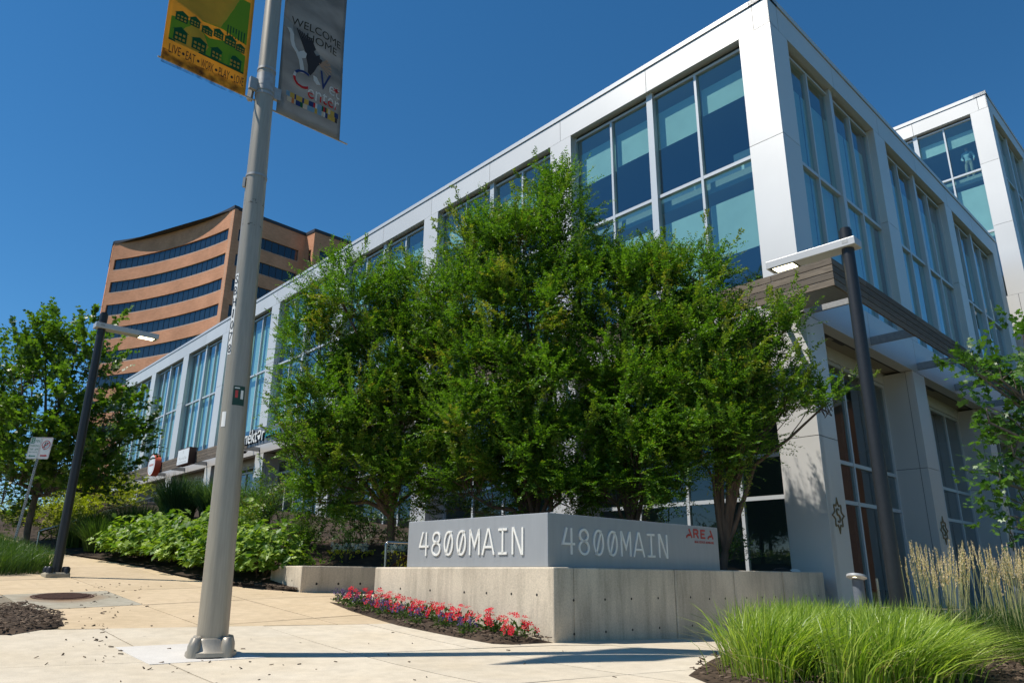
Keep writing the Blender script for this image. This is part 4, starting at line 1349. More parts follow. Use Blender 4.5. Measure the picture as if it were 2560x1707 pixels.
a_pos = [(0.93, 0.80, "LIVE"), (0.74, 0.63, "EAT"), (0.56, 0.41, "WORK"), (0.345, 0.215, "PLAY"), (0.155, 0.04, "LOVE")]
for a0, a1, wd in a_pos:
    ink_text(bl, B1, wd, a0, a1, 6.37, 0.115, M['bink'], "lettering", False)
for a in (0.77, 0.595, 0.378, 0.185):
    ink(bl, B1, [[(a + 0.016 * math.cos(t), 6.425 + 0.020 * math.sin(t)) for t in np.arange(8) * math.pi / 4]], M['bink'], "printed_dot", 0.006)
ink(bl, B1, [[(0.005 + 0.0 * k, 6.205), (0.995, 6.205), (0.995, 6.40), (0.6, 6.36), (0.3, 6.39), (0.005, 6.36)] for k in range(1)], M['bdirt'], "mould_stain", 0.008)

br_, B2 = banner("banner", "dark grey Vet Center banner with an eagle and ribbon bars, right of the pole", 1, 0.16, 1.06, 6.17, 9.0, M['bgrey'], 0.45)
B2.dz = 0.22
ink(br_, B2, [[(0.0, 7.28), (1.0, 6.92), (1.0, 7.02), (0.0, 7.42)]], M['bpale'], "printed_road")
ink_text(br_, B2, "WELCOME", 0.12, 0.93, 7.36, 0.12, M['bink'], "lettering", False)
ink_text(br_, B2, "HOME", 0.36, 0.86, 7.20, 0.12, M['bink'], "lettering", False)
# eagle: raised wing, body, far wing, head, tail, ribbon in the beak
ink(br_, B2, [[(0.46, 7.10), (0.52, 7.03), (0.57, 7.06), (0.58, 7.01), (0.62, 7.00), (0.60, 6.94), (0.55, 6.88), (0.51, 6.78), (0.46, 6.70), (0.42, 6.73), (0.41, 6.84), (0.37, 6.95), (0.38, 7.02)]], M['beagle'], "printed_eagle_body", 0.006)
for k_ in range(7):      # long flight feathers of the raised wing
    x0_ = 0.20 + 0.035 * k_; z0_ = 7.33 - 0.012 * k_
    ink(br_, B2, [[(x0_, z0_), (x0_ + 0.018, z0_ + 0.004), (0.40 + 0.018 * k_, 7.00 + 0.02 * k_), (0.37 + 0.018 * k_, 6.99 + 0.015 * k_)]], M['beagle'], "printed_feather", 0.0065)
for k_ in range(6):      # pale feathers of the far wing
    a_ = math.radians(48 - 19 * k_)
    ink(br_, B2, [[(0.57, 6.93), (0.60, 6.90), (0.58 + 0.21 * math.cos(a_), 6.91 + 0.16 * math.sin(a_)), (0.575 + 0.20 * math.cos(a_ + 0.13), 6.92 + 0.16 * math.sin(a_ + 0.13))]], M['bfeather'], "printed_feather", 0.0068)
ink(br_, B2, [[(0.27, 6.99), (0.33, 7.03), (0.38, 7.00), (0.37, 6.93), (0.31, 6.90), (0.25, 6.93)]], M['bwhite'], "printed_eagle_head", 0.008)
ink(br_, B2, [[(0.50, 6.72), (0.55, 6.71), (0.62, 6.62), (0.56, 6.60), (0.51, 6.65)]], M['bwhite'], "printed_eagle_tail", 0.008)
g = G(); rp = [(0.09, 7.27), (0.14, 7.20), (0.15, 7.10), (0.18, 7.02), (0.25, 6.95), (0.30, 6.86), (0.33, 6.74), (0.34, 6.68)]
for k in range(len(rp) - 1):
    (a0, z0), (a1, z1) = rp[k], rp[k + 1]
    ink(br_, B2, [[(a0 - 0.03, z0), (a0 + 0.03, z0 + 0.01), (a1 + 0.03, z1 + 0.01), (a1 - 0.03, z1)]], M['bwhite'], "printed_ribbon", 0.009)
# Vet Center in flag colours
ink_text(br_, B2, "V", 0.60, 0.78, 6.57, 0.27, M['bnavy'], "lettering", False, 0.15, 0.009)
ink_text(br_, B2, "et", 0.76, 0.95, 6.55, 0.16, M['bwhite'], "lettering", False, 0, 0.010)
ink(br_, B2, [[(0.885 + 0.03 * math.cos(t) * (1 if k % 2 else 2.2), 6.66 + 0.02 * math.sin(t) * (1 if k % 2 else 2.2)) for k, t in enumerate(np.arange(10) * math.pi / 5)]], M['bred'], "printed_star", 0.012)
ink_text(br_, B2, "C", 0.20, 0.44, 6.46, 0.27, M['bwhite'], "lettering", False, 0, 0.008)
ink_text(br_, B2, "enter", 0.44, 0.95, 6.36, 0.17, M['bwhite'], "lettering", False, 0, 0.009)
V, F = text_poly("enter", 1.0, 1.0)
Vlo = V[:, 1] < 0.52
g = G(); g.add([B2(0.44 + 0.51 * v[0], 6.36 + B2.dz + v[1] * 0.17, side_n * 0.011) for v in V], [f for f in F if all(V[i][1] < 0.55 for i in f)])
if g.f: g.build("lettering_red", M['bred'], br_)
V, F = text_poly("C", 1.0, 1.0)
g = G(); g.add([B2(0.20 + 0.24 * v[0], 6.46 + B2.dz + v[1] * 0.27, side_n * 0.010) for v in V], [f for f in F if all(V[i][1] < 0.5 for i in f)])
if g.f: g.build("lettering_red", M['bred'], br_)
g = G(); g.add([B2(0.20 + 0.24 * v[0], 6.46 + B2.dz + v[1] * 0.27, side_n * 0.010) for v in V], [f for f in F if all(V[i][1] > 0.6 for i in f)])
if g.f: tag(g.build("lettering_blue", M['bnavy'], br_), kind="stuff")
rb_cols = ['bnavy', 'bcream', 'bsky', 'borange', 'bcream', 'bred', 'bnavy', 'bred', 'bgold', 'beagle', 'bcream', 'bsky', 'bnavy', 'bsky', 'bsky', 'bcream', 'bred', 'bgold', 'bsky', 'bnavy', 'bgold', 'bgreend', 'bgold', 'bsky', 'bcream', 'bred', 'bgold', 'bwhite']
prg = random.Random(3)
for row in range(2):
    a = 0.12 + 0.02 * row
    while a < 0.90:
        w = prg.choice([0.025, 0.03, 0.04, 0.07])
        ink(br_, B2, [[(a, 6.255 - row * 0.075), (a + w, 6.255 - row * 0.075), (a + w, 6.328 - row * 0.075), (a, 6.328 - row * 0.075)]], M[prg.choice(rb_cols)], "printed_ribbon_bar", 0.006)
        a += w

# ------------------------------------------------------------------ lamp posts with flat arms
def lamp(name, label, x, y, zbase, ztop, arm_dir, zarm, length, dia, cap=True):
    t = thing(name, (x, y, zbase), label, "street lamp", "slim black lamp posts")
    g = G(); g.tube([(x, y, zbase), (x, y, zbase + 1.5), (x, y, ztop - 0.14)], [dia / 2 * 1.06, dia / 2, dia / 2 * 0.94], 24)
    o = g.build("pole", M['blacksteel'], t); smooth_angle(o, 50)
    g = G(); g.tube([(x, y, ztop - 0.16), (x, y, ztop - 0.03), (x, y, ztop - 0.03), (x, y, ztop)], [dia / 2 * 0.97, dia / 2 * 0.97, dia / 2 * 0.80, dia / 2 * 0.80], 24)
    o = g.build("cap", M['blacksteel'], t); smooth_angle(o, 50)
    e = dirv(arm_dir); n = dirv(arm_dir + 90)
    fr = lambda a, b, z: tuple(np.array([x, y, 0]) + e * a + n * b + np.array([0, 0, z]))
    g = G()
    g.box(fr, -0.13, length, -0.11, 0.11, zarm, zarm + 0.10)
    arm = bevel(g.build("arm", M['silver'], t), 0.006, 2)
    g = G(); g.box(fr, length - 0.34, length - 0.07, -0.075, 0.075, zarm - 0.006, zarm + 0.004); g.build("lens", M['led'], arm)
    g = G(); g.box(fr, length - 0.37, length - 0.04, -0.105, 0.105, zarm - 0.003, zarm + 0.002); g.build("lens_frame", M['frame_dark'], arm)
    for sgn in (-1, 1):
        g = G(); g.box(fr, -0.05, 0.02, sgn * 0.1105 - 0.002, sgn * 0.1105 + 0.002, zarm + 0.035, zarm + 0.075); g.build("latch", M['galv'], arm)
    g = G()
    for k, (h, r) in enumerate(((0.0, 0.17), (0.05, 0.17))): pass
    g.box(lambda a, b, z: tuple(np.array([x, y, 0]) + e * a + n * b + np.array([0, 0, z])), -0.19, 0.19, -0.19, 0.19, zbase - 0.08, zbase + 0.07)
    bevel(g.build("footing", M['greyc'], t), 0.03, 2)
    for sa in (-1, 1):
        for sb in (-1, 1):
            g = G()
            c = np.array(fr(sa * 0.13, sb * 0.13, zbase + 0.07))
            g.tube([c - [0, 0, 0.02], c + [0, 0, 0.07], c + [0, 0, 0.10]], [0.055, 0.055, 0.03], 10)
            o = g.build("bolt_cover", M['blacksteel'], t); smooth_angle(o, 50)
    return t
lx, ly = -7.92, 13.43
lamp("street_lamp", "slim black lamp post standing on the sidewalk by the hedge", lx, ly, float(gz(lx, ly)), 5.52, 47, 5.19, 1.02, 0.15)
rx, ry = 4.05, 8.10
lamp("street_lamp", "slim black lamp post rising from the grasses before the building corner", rx, ry, float(gz(rx, ry)), 4.80, -44, 4.53, 1.0, 0.15)

# ------------------------------------------------------------------ parking sign, leaning
bx, by = -11.10, 17.0
bz = float(gz(bx, by))
ps = thing("parking_sign", (bx - 0.02, by, bz), "leaning pair of white parking plates on a perforated steel post", "sign")
ln = np.array([0.075, 0.0, 1.0]); ln /= np.linalg.norm(ln)
base = np.array([-11.10, 17.0, bz])
U = dirv(88); Nn = np.array([math.sin(178 * D2R), math.cos(178 * D2R), 0]); W = ln
post_top = base + ln * 2.64
g = G(); g.bar(base - ln * 0.2, post_top, 0.052, 0.03, up=(0, 1, 0)); g.build("post", M['galv'], ps)
for k in range(54):
    g = G(); c = base + ln * (0.15 + k * 0.047) + Nn * 0.0155
    g.prism([(0.009 * math.cos(t), 0.012 * math.sin(t)) for t in np.arange(6) * math.pi / 3], c, U, W, Nn, 0.002)
    g.build("post_hole", M['tiehole'], ps)
def rrect(x0, y0, x1, y1, r, n=5):
    out = []
    for cx_, cy_, a0 in ((x1 - r, y1 - r, 0), (x0 + r, y1 - r, 90), (x0 + r, y0 + r, 180), (x1 - r, y0 + r, 270)):
        for k in range(n + 1):
            t = (a0 + 90 * k / n) * D2R; out.append((cx_ + r * math.cos(t), cy_ + r * math.sin(t)))
    return out
def ringpoly(g, outer, inner, O, U, W, Nn, d):
    n = len(outer)
    T = lambda p: np.array(O) + U * p[0] + W * p[1] + Nn * d
    g.add([T(p) for p in outer] + [T(p) for p in inner], [(k, (k + 1) % n, n + (k + 1) % n, n + k) for k in range(n)])
U = U * 0.80; W = W * 0.84
SO = base + ln * 2.12 + Nn * 0.03
pw_, ph_ = 0.315, 0.60
SCL = 0.80
for side_, x0 in ((0, -pw_ - 0.002), (1, 0.002)):
    g = G(); g.prism(rrect(x0, 0, x0 + pw_, ph_, 0.035), SO, U, W, Nn, 0.003)
    pl_ = g.build("plate", M['signwhite'], ps)
    colm = M['signgreen'] if side_ == 0 else M['signred']
    g = G(); ringpoly(g, rrect(x0 + 0.012, 0.012, x0 + pw_ - 0.012, ph_ - 0.012, 0.03), rrect(x0 + 0.018, 0.018, x0 + pw_ - 0.018, ph_ - 0.018, 0.026), SO, U, W, Nn, 0.0045)
    g.build("border", colm, pl_)
    T0 = SO + Nn * 0.005
    if side_ == 0:
        g = G(); g.prism([(x0 + 0.02, ph_ - 0.17), (x0 + 0.125, ph_ - 0.17), (x0 + 0.125, ph_ - 0.02), (x0 + 0.02, ph_ - 0.02)], SO, U, W, Nn, 0.0045); g.build("green_block", colm, pl_)
        text_obj("lettering", "15", T0 + U * (x0 + 0.03) + W * (ph_ - 0.15) + Nn * 0.001, U, W, Nn, 0.08, 0.10, M['signwhite'], pl_)
        text_obj("lettering", "MIN", T0 + U * (x0 + 0.15) + W * (ph_ - 0.14), U, W, Nn, 0.12, 0.075, colm, pl_)
        text_obj("lettering", "PARKING", T0 + U * (x0 + 0.035) + W * (ph_ - 0.265), U, W, Nn, 0.245, 0.06, colm, pl_)
        text_obj("lettering", "7AM - 6PM", T0 + U * (x0 + 0.035) + W * (ph_ - 0.36), U, W, Nn, 0.245, 0.055, colm, pl_)
        text_obj("lettering", "MON THRU FRI", T0 + U * (x0 + 0.04) + W * (ph_ - 0.43), U, W, Nn, 0.235, 0.035, colm, pl_)
        ar = [(0.05, 0.085), (0.10, 0.055), (0.10, 0.072), (0.25, 0.072), (0.25, 0.098), (0.10, 0.098), (0.10, 0.115)]
    else:
        g = G(); c = (x0 + pw_ / 2, ph_ - 0.21)
        ringpoly(g, ell(c[0], c[1], 0.115, 0.125, 32), ell(c[0], c[1], 0.097, 0.107, 32), SO, U, W, Nn, 0.006); g.build("red_circle", colm, pl_)
        text_obj("lettering", "P", T0 + U * (c[0] - 0.05) + W * (c[1] - 0.075), U, W, Nn, 0.10, 0.15, M['signblack'], pl_)
        g = G(); g.prism([(c[0] - 0.085, c[1] - 0.062), (c[0] - 0.07, c[1] - 0.08), (c[0] + 0.085, c[1] + 0.062), (c[0] + 0.07, c[1] + 0.08)], SO + Nn * 0.006, U, W, Nn, 0.0012); g.build("red_slash", colm, pl_)
        ar = [(0.27, 0.095), (0.20, 0.06), (0.20, 0.075), (0.06, 0.075), (0.06, 0.115), (0.20, 0.115), (0.20, 0.13)]
    g = G(); g.prism([(x0 + x, y) for x, y in ar], SO, U, W, Nn, 0.0045); g.build("arrow", colm, pl_)

# ------------------------------------------------------------------ shop signs and fittings on the left front
FO = -OL - 0.02
eLb, eRb = dirv(AL), dirv(AR)
FN = -np.array([math.cos(AL * D2R), -math.sin(AL * D2R), 0]); FN /= np.linalg.norm(FN)
if FN @ eRb > 0: FN = -FN
jb = thing("shop_sign", fb(24.6, FO - 0.05, 6.2), "juice bar sign with white nektar letters on a slate panel", "sign")
G().box(fb, 22.5, 26.2, -OL - 0.06, -OL - 0.005, 6.16, 6.93).build("back_panel", M['slate'], jb)
O = np.array(fb(26.45, -OL - 0.12, 6.30))
text_obj("lettering_backs", "néktər", O - FN * 0.10 + np.array([0, 0, -0.02]) , -eLb, up, FN, 2.1, 0.62, M['signblack'], jb, 0.10)
text_obj("lettering", "néktər", O, -eLb, up, FN, 2.1, 0.62, M['letter'], jb, 0.03)
O = np.array(fb(24.25, -OL - 0.12, 6.36))
text_obj("lettering_backs", "JUICE BAR", O - FN * 0.08, -eLb, up, FN, 1.45, 0.25, M['signblack'], jb, 0.08)
text_obj("lettering", "JUICE BAR", O, -eLb, up, FN, 1.45, 0.25, M['cyan'], jb, 0.03)

rs = thing("shop_sign", fb(38.9, FO - 0.3, 6.0), "round white shop sign with a thick red rim", "sign")
c = np.array(fb(38.9, -OL - 0.05, 6.60)); n_ = 40
ringp = ell(0, 0, 0.62, 0.62, n_)
g = G(); g.prism(ringp, c, -eLb, up, FN, 0.34); o = g.build("rim", M['signorange'], rs); smooth_angle(o, 40)
g = G(); g.prism(ell(0, 0, 0.585, 0.585, n_), c + FN * 0.338, -eLb, up, FN, 0.006); g.build("face", M['signwhite'], rs)
g = G(); ringpoly(g, ell(0, 0, 0.47, 0.47, n_), ell(0, 0, 0.445, 0.445, n_), c + FN * 0.346, -eLb, up, FN, 0.001); g.build("face_ring", M['bsky'], rs)
g = G(); g.prism([(-0.36, -0.05), (0.36, -0.05), (0.36, 0.06), (-0.36, 0.06)], c + FN * 0.3445, -eLb, up, FN, 0.003); g.build("red_band", mat("faded_red_print", (0.52, 0.25, 0.22), 0.5), rs)

qs = thing("shop_sign", fb(33.8, FO - 0.2, 6.0), "square white shop sign with brown sides on the wood canopy", "sign")
G().box(fb, 32.95, 34.7, -OL - 0.36, -OL - 0.005, 6.12, 6.98).build("box", M['signbrown'], qs)
G().box(fb, 33.0, 34.65, -OL - 0.367, -OL - 0.36, 6.16, 6.94).build("face", M['signwhite'], qs)
Og = np.array(fb(34.45, -OL - 0.37, 6.36))
M['faint'] = mat("faint_grey_print", (0.48, 0.48, 0.47), 0.6)
g = G()
sc = []
for k in range(60):
    t = k / 59; sc.append((0.08 + 1.1 * t + 0.05 * math.sin(t * 40), 0.10 + 0.09 * math.sin(t * 26) * (0.6 + 0.4 * math.cos(t * 9))))
stroke(g, sc, 0.018, Og, -eLb, up, FN, 0.002); g.build("script_print", M['faint'], qs)
g = G(); stroke(g, [(0.62, 0.55), (0.64, 0.45), (0.60, 0.36)], 0.03, Og, -eLb, up, FN, 0.002); g.build("leaf_print", M['faint'], qs)
g = G(); g.prism([(0.1, -0.10), (1.2, -0.10), (1.2, -0.075), (0.1, -0.075)], Og, -eLb, up, FN, 0.002); g.build("line_print", M['faint'], qs)

sc_ = thing("security_camera", fb(27.6, -0.3, 6.2), "white dome security camera under the juice bar sign", "camera")
cc0 = np.array(fb(27.9, -0.42, 6.42))
g = G(); g.tube([cc0, cc0 - [0, 0, 0.06], cc0 - [0, 0, 0.16]], [0.07, 0.13, 0.13], 16); o = g.build("housing", M['white'], sc_); smooth_angle(o, 50)
g = G(); g.tube([cc0 - [0, 0, 0.16], cc0 - [0, 0, 0.22], cc0 - [0, 0, 0.26]], [0.10, 0.085, 0.03], 16); o = g.build("dome", M['dome'], sc_); smooth_angle(o, 60)
g = G(); g.bar(cc0 - [0, 0, 0.01], np.array(fb(27.9, 0.0, 6.41)), 0.05, 0.05); g.build("arm", M['white'], sc_)

# ------------------------------------------------------------------ bollards, chair, rails by the right front
def bollard(x, y, zt, label, face):
    z0 = float(gz(x, y)) - 0.02
    t = thing("bollard_light", (x, y, z0), label, "bollard", "low bollard lights")
    g = G(); g.tube([(x, y, z0), (x, y, zt - 0.06)], 0.085, 20); o = g.build("post", M['slate'], t); smooth_angle(o, 50)
    e = dirv(face); c = np.array([x, y, zt - 0.04])
    g = G(); n = 24; V = []
    for rr, dz in ((0.085, -0.03), (0.15, 0.0), (0.14, 0.035), (0.05, 0.05)):
        for k in range(n):
            a = 2 * math.pi * k / n; px, py = rr * math.cos(a) + e[0] * 0.04, rr * math.sin(a) + e[1] * 0.04
            V.append((x + px, y + py, zt - 0.04 + dz + 0.25 * (px * e[0] + py * e[1])))
    F = [(i * n + k, i * n + (k + 1) % n, (i + 1) * n + (k + 1) % n, (i + 1) * n + k) for i in range(3) for k in range(n)]
    F += [tuple(range(n - 1, -1, -1)), tuple(3 * n + k for k in range(n))]
    g.add(V, F); hd = g.build("head", M['silver'], t); smooth_angle(hd, 50)
    g = G(); V = []
    for k in range(16):
        a = 2 * math.pi * k / 16; px, py = 0.05 * math.cos(a) + e[0] * 0.10, 0.05 * math.sin(a) + e[1] * 0.10
        V.append((x + px, y + py, zt - 0.062 + 0.25 * (px * e[0] + py * e[1])))
    g.add(V, [tuple(range(15, -1, -1))]); g.build("lens", M['led'], hd)
bollard(5.42, 12.0, 0.78, "silver bollard light beside the corner column, its head lit", -140)
bollard(8.6, 13.1, 0.80, "silver bollard light half hidden behind the feathery grass plumes", -140)
rl = thing("steel_railing", (6.2, 12.6, -0.2), "thin steel railing posts behind the right lamp post", "railing")
for (x, y, dx) in ((6.05, 12.7, 0.0), (6.5, 12.6, -0.18), (7.3, 12.5, 0.0)):
    g = G(); z0 = float(gz(x, y)); g.tube([(x, y, z0 - 0.05), (x + dx, y, z0 + 0.98)], 0.022, 8); o = g.build("post", M['steel'], rl); smooth_angle(o, 60)
for z in (0.30, 0.02):
    g = G(); g.tube([(6.05, 12.7, z), (7.3, 12.5, z - 0.02)], 0.012, 6); g.build("rail", M['steel'], rl)
# lounge chair back over the wall
ch_ = thing("lounge_chair", (5.05, 14.7, 0.3), "dark rounded chair back showing above the long concrete wall", "chair")
g = G()
c0 = np.array([5.15, 14.6, 0.62])
prof_ = [(0.34 * math.cos(t), 0.30 * math.sin(t)) for t in np.linspace(0, math.pi, 13)] + [(-0.34, -0.25), (0.34, -0.25)]
g.prism(prof_, c0, dirv(80), np.array([0, 0, 1.0]), dirv(170), 0.05); bevel(g.build("backrest", M['planter'], ch_), 0.015)
g = G(); g.prism([(-0.34, 0), (0.34, 0), (0.34, 0.55), (-0.34, 0.55)], c0 - [0, 0, 0.22], dirv(80), dirv(-10), np.array([0, 0, -1.0]), 0.06); g.build("seat", M['planter'], ch_)
for sa in (-0.28, 0.28):
    for sb in (0.05, 0.5):
        p = c0 + dirv(80) * sa + dirv(-10) * sb
        g = G(); g.tube([p - [0, 0, 0.28], p - [0, 0, 0.9]], 0.015, 6); g.build("leg", M['steel'], ch_)
g = G(); g.prism(ell(0, 0, 0.11, 0.035, 16), c0 + dirv(80) * 0.30 + [0, 0, 0.24], dirv(80), np.array([0, 0, 1.0]), dirv(-10), 0.03); g.build("armrest", M['white'], ch_)

# long rail up the planted bank at the left
rail = thing("bank_handrail", (*lr_xy(13.2, -0.6), 1.2), "long thin steel handrail sloping up the planted bank at left", "handrail")
pA = np.array([0, 0, EYE]) + ray(99, 1328) * 18.4 / ray(99, 1328)[1]
pB = np.array([0, 0, EYE]) + ray(402, 1237) * 27.0 / ray(402, 1237)[1]
g = G(); g.tube([pA, pB], 0.03, 10); o = g.build("rail", M['steel'], rail); smooth_angle(o, 60)
for k in (0.0, 0.25, 0.5, 0.75, 1.0):
    p = pA + (pB - pA) * k
    l, r = to_lr(p[0], p[1]); zb = float(hz(l, r)) if r > rb(l) else float(gz(p[0], p[1]))
    g = G(); g.tube([p, (p[0], p[1], min(zb, p[2] - 0.3) - 0.1)], 0.022, 8); g.build("post", M['steel'], rail)

# ------------------------------------------------------------------ storefront bits far left: awning bars and door
for k, (l0, l1) in enumerate(((28.2, 29.3), (35.2, 36.3))):
    w = G()
    zb = 3.25
    w.box(fb, l0, l0 + 0.09, 0.70, 0.79, zb, zb + 2.5); w.box(fb, l1 - 0.09, l1, 0.70, 0.79, zb, zb + 2.5)
    w.box(fb, l0 + 0.09, l1 - 0.09, 0.70, 0.79, zb + 2.4, zb + 2.5); w.box(fb, l0 + 0.09, l1 - 0.09, 0.70, 0.79, zb, zb + 0.2)
    dr = w.build("door", M['frame'], ob)
    G().box(fb, l0 + 0.16, l0 + 0.20, 0.62, 0.66, zb + 0.9, zb + 1.5).build("handle", M['steel'], dr)

# ------------------------------------------------------------------ person inside the second block, seen through the glass
def person():
    o0 = np.array(f2(1.35, 0.75, 18.96))
    t = thing("person", tuple(o0), "person in a pale shirt and tan trousers standing at the upper right window", "person")
    me = bpy.data.meshes.new("body")
    e1 = dirv(AL); e2 = dirv(AR)
    J = {'pelvis': (0, 0, .92), 'chest': (0.02, 0.0, 1.28), 'neck': (0, 0.0, 1.46), 'head0': (0, -0.02, 1.56), 'head': (0, -0.03, 1.70),
         'shL': (0.19, 0, 1.40), 'elL': (0.25, -0.03, 1.12), 'haL': (0.16, -0.16, 0.95), 'shR': (-0.19, 0, 1.40), 'elR': (-0.27, 0.0, 1.12), 'haR': (-0.24, -0.06, 0.86),
         'hipL': (0.10, 0, .90), 'knL': (0.13, -0.05, .50), 'anL': (0.14, 0.02, .08), 'toL': (0.15, -0.12, .04), 'hipR': (-0.10, 0, .90), 'knR': (-0.09, -0.02, .49), 'anR': (-0.10, 0.03, .08), 'toR': (-0.11, -0.12, .04)}
    R_ = {'pelvis': .15, 'chest': .16, 'neck': .06, 'head0': .085, 'head': .09, 'shL': .075, 'elL': .05, 'haL': .04, 'shR': .075, 'elR': .05, 'haR': .04,
          'hipL': .10, 'knL': .07, 'anL': .05, 'toL': .04, 'hipR': .10, 'knR': .07, 'anR': .05, 'toR': .04}
    E_ = [('pelvis', 'chest'), ('chest', 'neck'), ('neck', 'head0'), ('head0', 'head'), ('chest', 'shL'), ('shL', 'elL'), ('elL', 'haL'), ('chest', 'shR'), ('shR', 'elR'), ('elR', 'haR'),
          ('pelvis', 'hipL'), ('hipL', 'knL'), ('knL', 'anL'), ('anL', 'toL'), ('pelvis', 'hipR'), ('hipR', 'knR'), ('knR', 'anR'), ('anR', 'toR')]
    nm = list(J)
    me.from_pydata([tuple(e1 * J[k][0] + e2 * J[k][1] + np.array([0, 0, J[k][2]])) for k in nm], [(nm.index(a), nm.index(b)) for a, b in E_], [])
    mats = [mat("pale_shirt", (0.45, 0.55, 0.60), 0.8), mat("tan_trousers", (0.40, 0.34, 0.25), 0.8), mat("skin", (0.45, 0.27, 0.19), 0.6), mat("short_hair", (0.12, 0.08, 0.05), 0.8)]
    o = bpy.data.objects.new("body", me); COL.objects.link(o)
    sk = o.modifiers.new("skin", 'SKIN')
    if not me.skin_vertices: me.skin_vertices.new()
    for i, k in enumerate(nm):
        sv = me.skin_vertices[0].data[i]; sv.radius = (R_[k], R_[k] * (0.72 if k in ('chest', 'pelvis') else 1)); sv.use_root = (k == 'pelvis')
    o.modifiers.new("sub", 'SUBSURF').levels = 2
    bpy.context.view_layer.update()
    dg = bpy.context.evaluated_depsgraph_get()
    m2 = bpy.data.meshes.new_from_object(o.evaluated_get(dg))
    bpy.data.objects.remove(o, do_unlink=True)
    m2.materials.clear()
    for q in mats: m2.materials.append(q)
    for p in m2.polygons:
        z = p.center.z; hand = z < 1.0 and abs(p.center.to_2d().length) > 0.22
        p.material_index = 2 if z > 1.49 or (hand and z > 0.78) else (0 if z > 0.95 else 1)
        if z > 1.72: p.material_index = 3
        p.use_smooth = True
    put("body", m2, t, tuple(o0))
person()
# ------------------------------------------------------------------ vegetation tools
def fast_mesh(name, V, faces_flat, sizes, m, young=None, smooth=False):
    me = bpy.data.meshes.new(name)
    V = np.asarray(V, np.float32)
    c = (V.min(0) + V.max(0)) / 2
    V = V - c
    me.vertices.add(len(V)); me.vertices.foreach_set("co", V.ravel())
    me.loops.add(len(faces_flat)); me.loops.foreach_set("vertex_index", np.asarray(faces_flat, np.int32))
    sizes = np.asarray(sizes, np.int32)
    me.polygons.add(len(sizes))
    st = np.zeros(len(sizes), np.int32); st[1:] = np.cumsum(sizes)[:-1]
    me.polygons.foreach_set("loop_start", st)
    me.update(calc_edges=True)
    if young is not None:
        at = me.attributes.new("young", 'FLOAT', 'POINT'); at.data.foreach_set("value", np.asarray(young, np.float32))
    me.materials.append(m)
    if smooth: me.polygons.foreach_set("use_smooth", np.ones(len(sizes), bool))
    return me, tuple(float(x) for x in c)

def unit(a):
    return a / (np.linalg.norm(a, axis=-1, keepdims=True) + 1e-9)

T_RHOMB = (np.array([(0, 0, 0), (0.45, 0.5, 0.08), (1, 0, -0.04), (0.45, -0.5, 0.08)]), [(0, 1, 2, 3)])
T_MAPLE = (np.array([(0, 0, 0), (0.10, 0.50, 0.03), (0.34, 0.30, 0.0), (0.62, 0.56, -0.03), (0.64, 0.20, 0.0), (1.0, 0.0, -0.08), (0.64, -0.20, 0.0), (0.62, -0.56, -0.03), (0.34, -0.30, 0), (0.10, -0.50, 0.03)]),
           [(0, 1, 2), (0, 2, 4, 5), (2, 3, 4), (0, 5, 6, 8), (8, 6, 7), (0, 8, 9)])
T_OAK = (np.array([(0, 0, 0), (0.08, 0.30, 0.05), (0.26, 0.20, 0.03), (0.36, 0.50, 0.05), (0.52, 0.24, 0.02), (0.66, 0.42, 0.0), (0.78, 0.16, -0.03), (1.0, 0, -0.12),
                   (0.78, -0.16, -0.03), (0.66, -0.42, 0.0), (0.52, -0.24, 0.02), (0.36, -0.50, 0.05), (0.26, -0.20, 0.03), (0.08, -0.30, 0.05), (0.5, 0, -0.05)]),
         [(0, 1, 2, 14), (2, 3, 4, 14), (4, 5, 6, 14), (6, 7, 14), (14, 7, 8), (14, 8, 9, 10), (14, 10, 11, 12), (14, 12, 13, 0)])
T_PETAL5 = None

def scatter(name, T, pos, D, S, size, wid, m, parent, young=None, smooth=False, kind=None):
    """one mesh of many leaves: template T laid along D, side S"""
    tv, tf = T
    N = len(pos); k = len(tv)
    D = unit(D); S = unit(S - D * (S * D).sum(-1, keepdims=True)); Nn = np.cross(D, S)
    V = (pos[:, None, :] + size[:, None, None] * tv[None, :, 0:1] * D[:, None, :] + wid[:, None, None] * tv[None, :, 1:2] * S[:, None, :] + size[:, None, None] * tv[None, :, 2:3] * Nn[:, None, :])
    flat = np.concatenate([np.array(f) for f in tf]); sz = np.array([len(f) for f in tf])
    F = (flat[None, :] + (np.arange(N) * k)[:, None]).ravel()
    me, c = fast_mesh(name, V.reshape(-1, 3), F, np.tile(sz, N), m, None if young is None else np.repeat(young, k), smooth)
    o = put(name, me, parent, c)
    if kind: o["kind"] = kind
    return o

def at_px(u, v, Y):
    d = ray(u, v); return np.array([0, 0, EYE]) + d * Y / d[1]

def m_px(u, v, Y):
    d = ray(u, v); q = d * Y / d[1]; return (q @ _F) / F0

def lobe(u, v, Y, rpx, rv=None, dy=0.9):
    """crown lobe seen at pixel (u, v), radius in pixels, at depth Y"""
    c = at_px(u, v, Y); k = m_px(u, v, Y)
    return (c, np.array([rpx * k, max(rpx * k * dy, 0.3), (rv or rpx) * k]))

def limb(g, p, q, r0, r1, rg, bend=0.15, n=6, sides=7):
    p = np.array(p, float); q = np.array(q, float); d = q - p; ln_ = np.linalg.norm(d)
    off = rg.normal(0, bend * ln_ * 0.35, 3); off[2] = abs(off[2]) * 0.5 + bend * ln_ * 0.3
    P = []
    for k in range(n + 1):
        t = k / n; P.append(p + d * t + off * math.sin(math.pi * t) + rg.normal(0, 0.012 * ln_, 3) * (0 < k < n))
    g.tube(P, np.linspace(r0, r1, n + 1), sides, False)
    return P

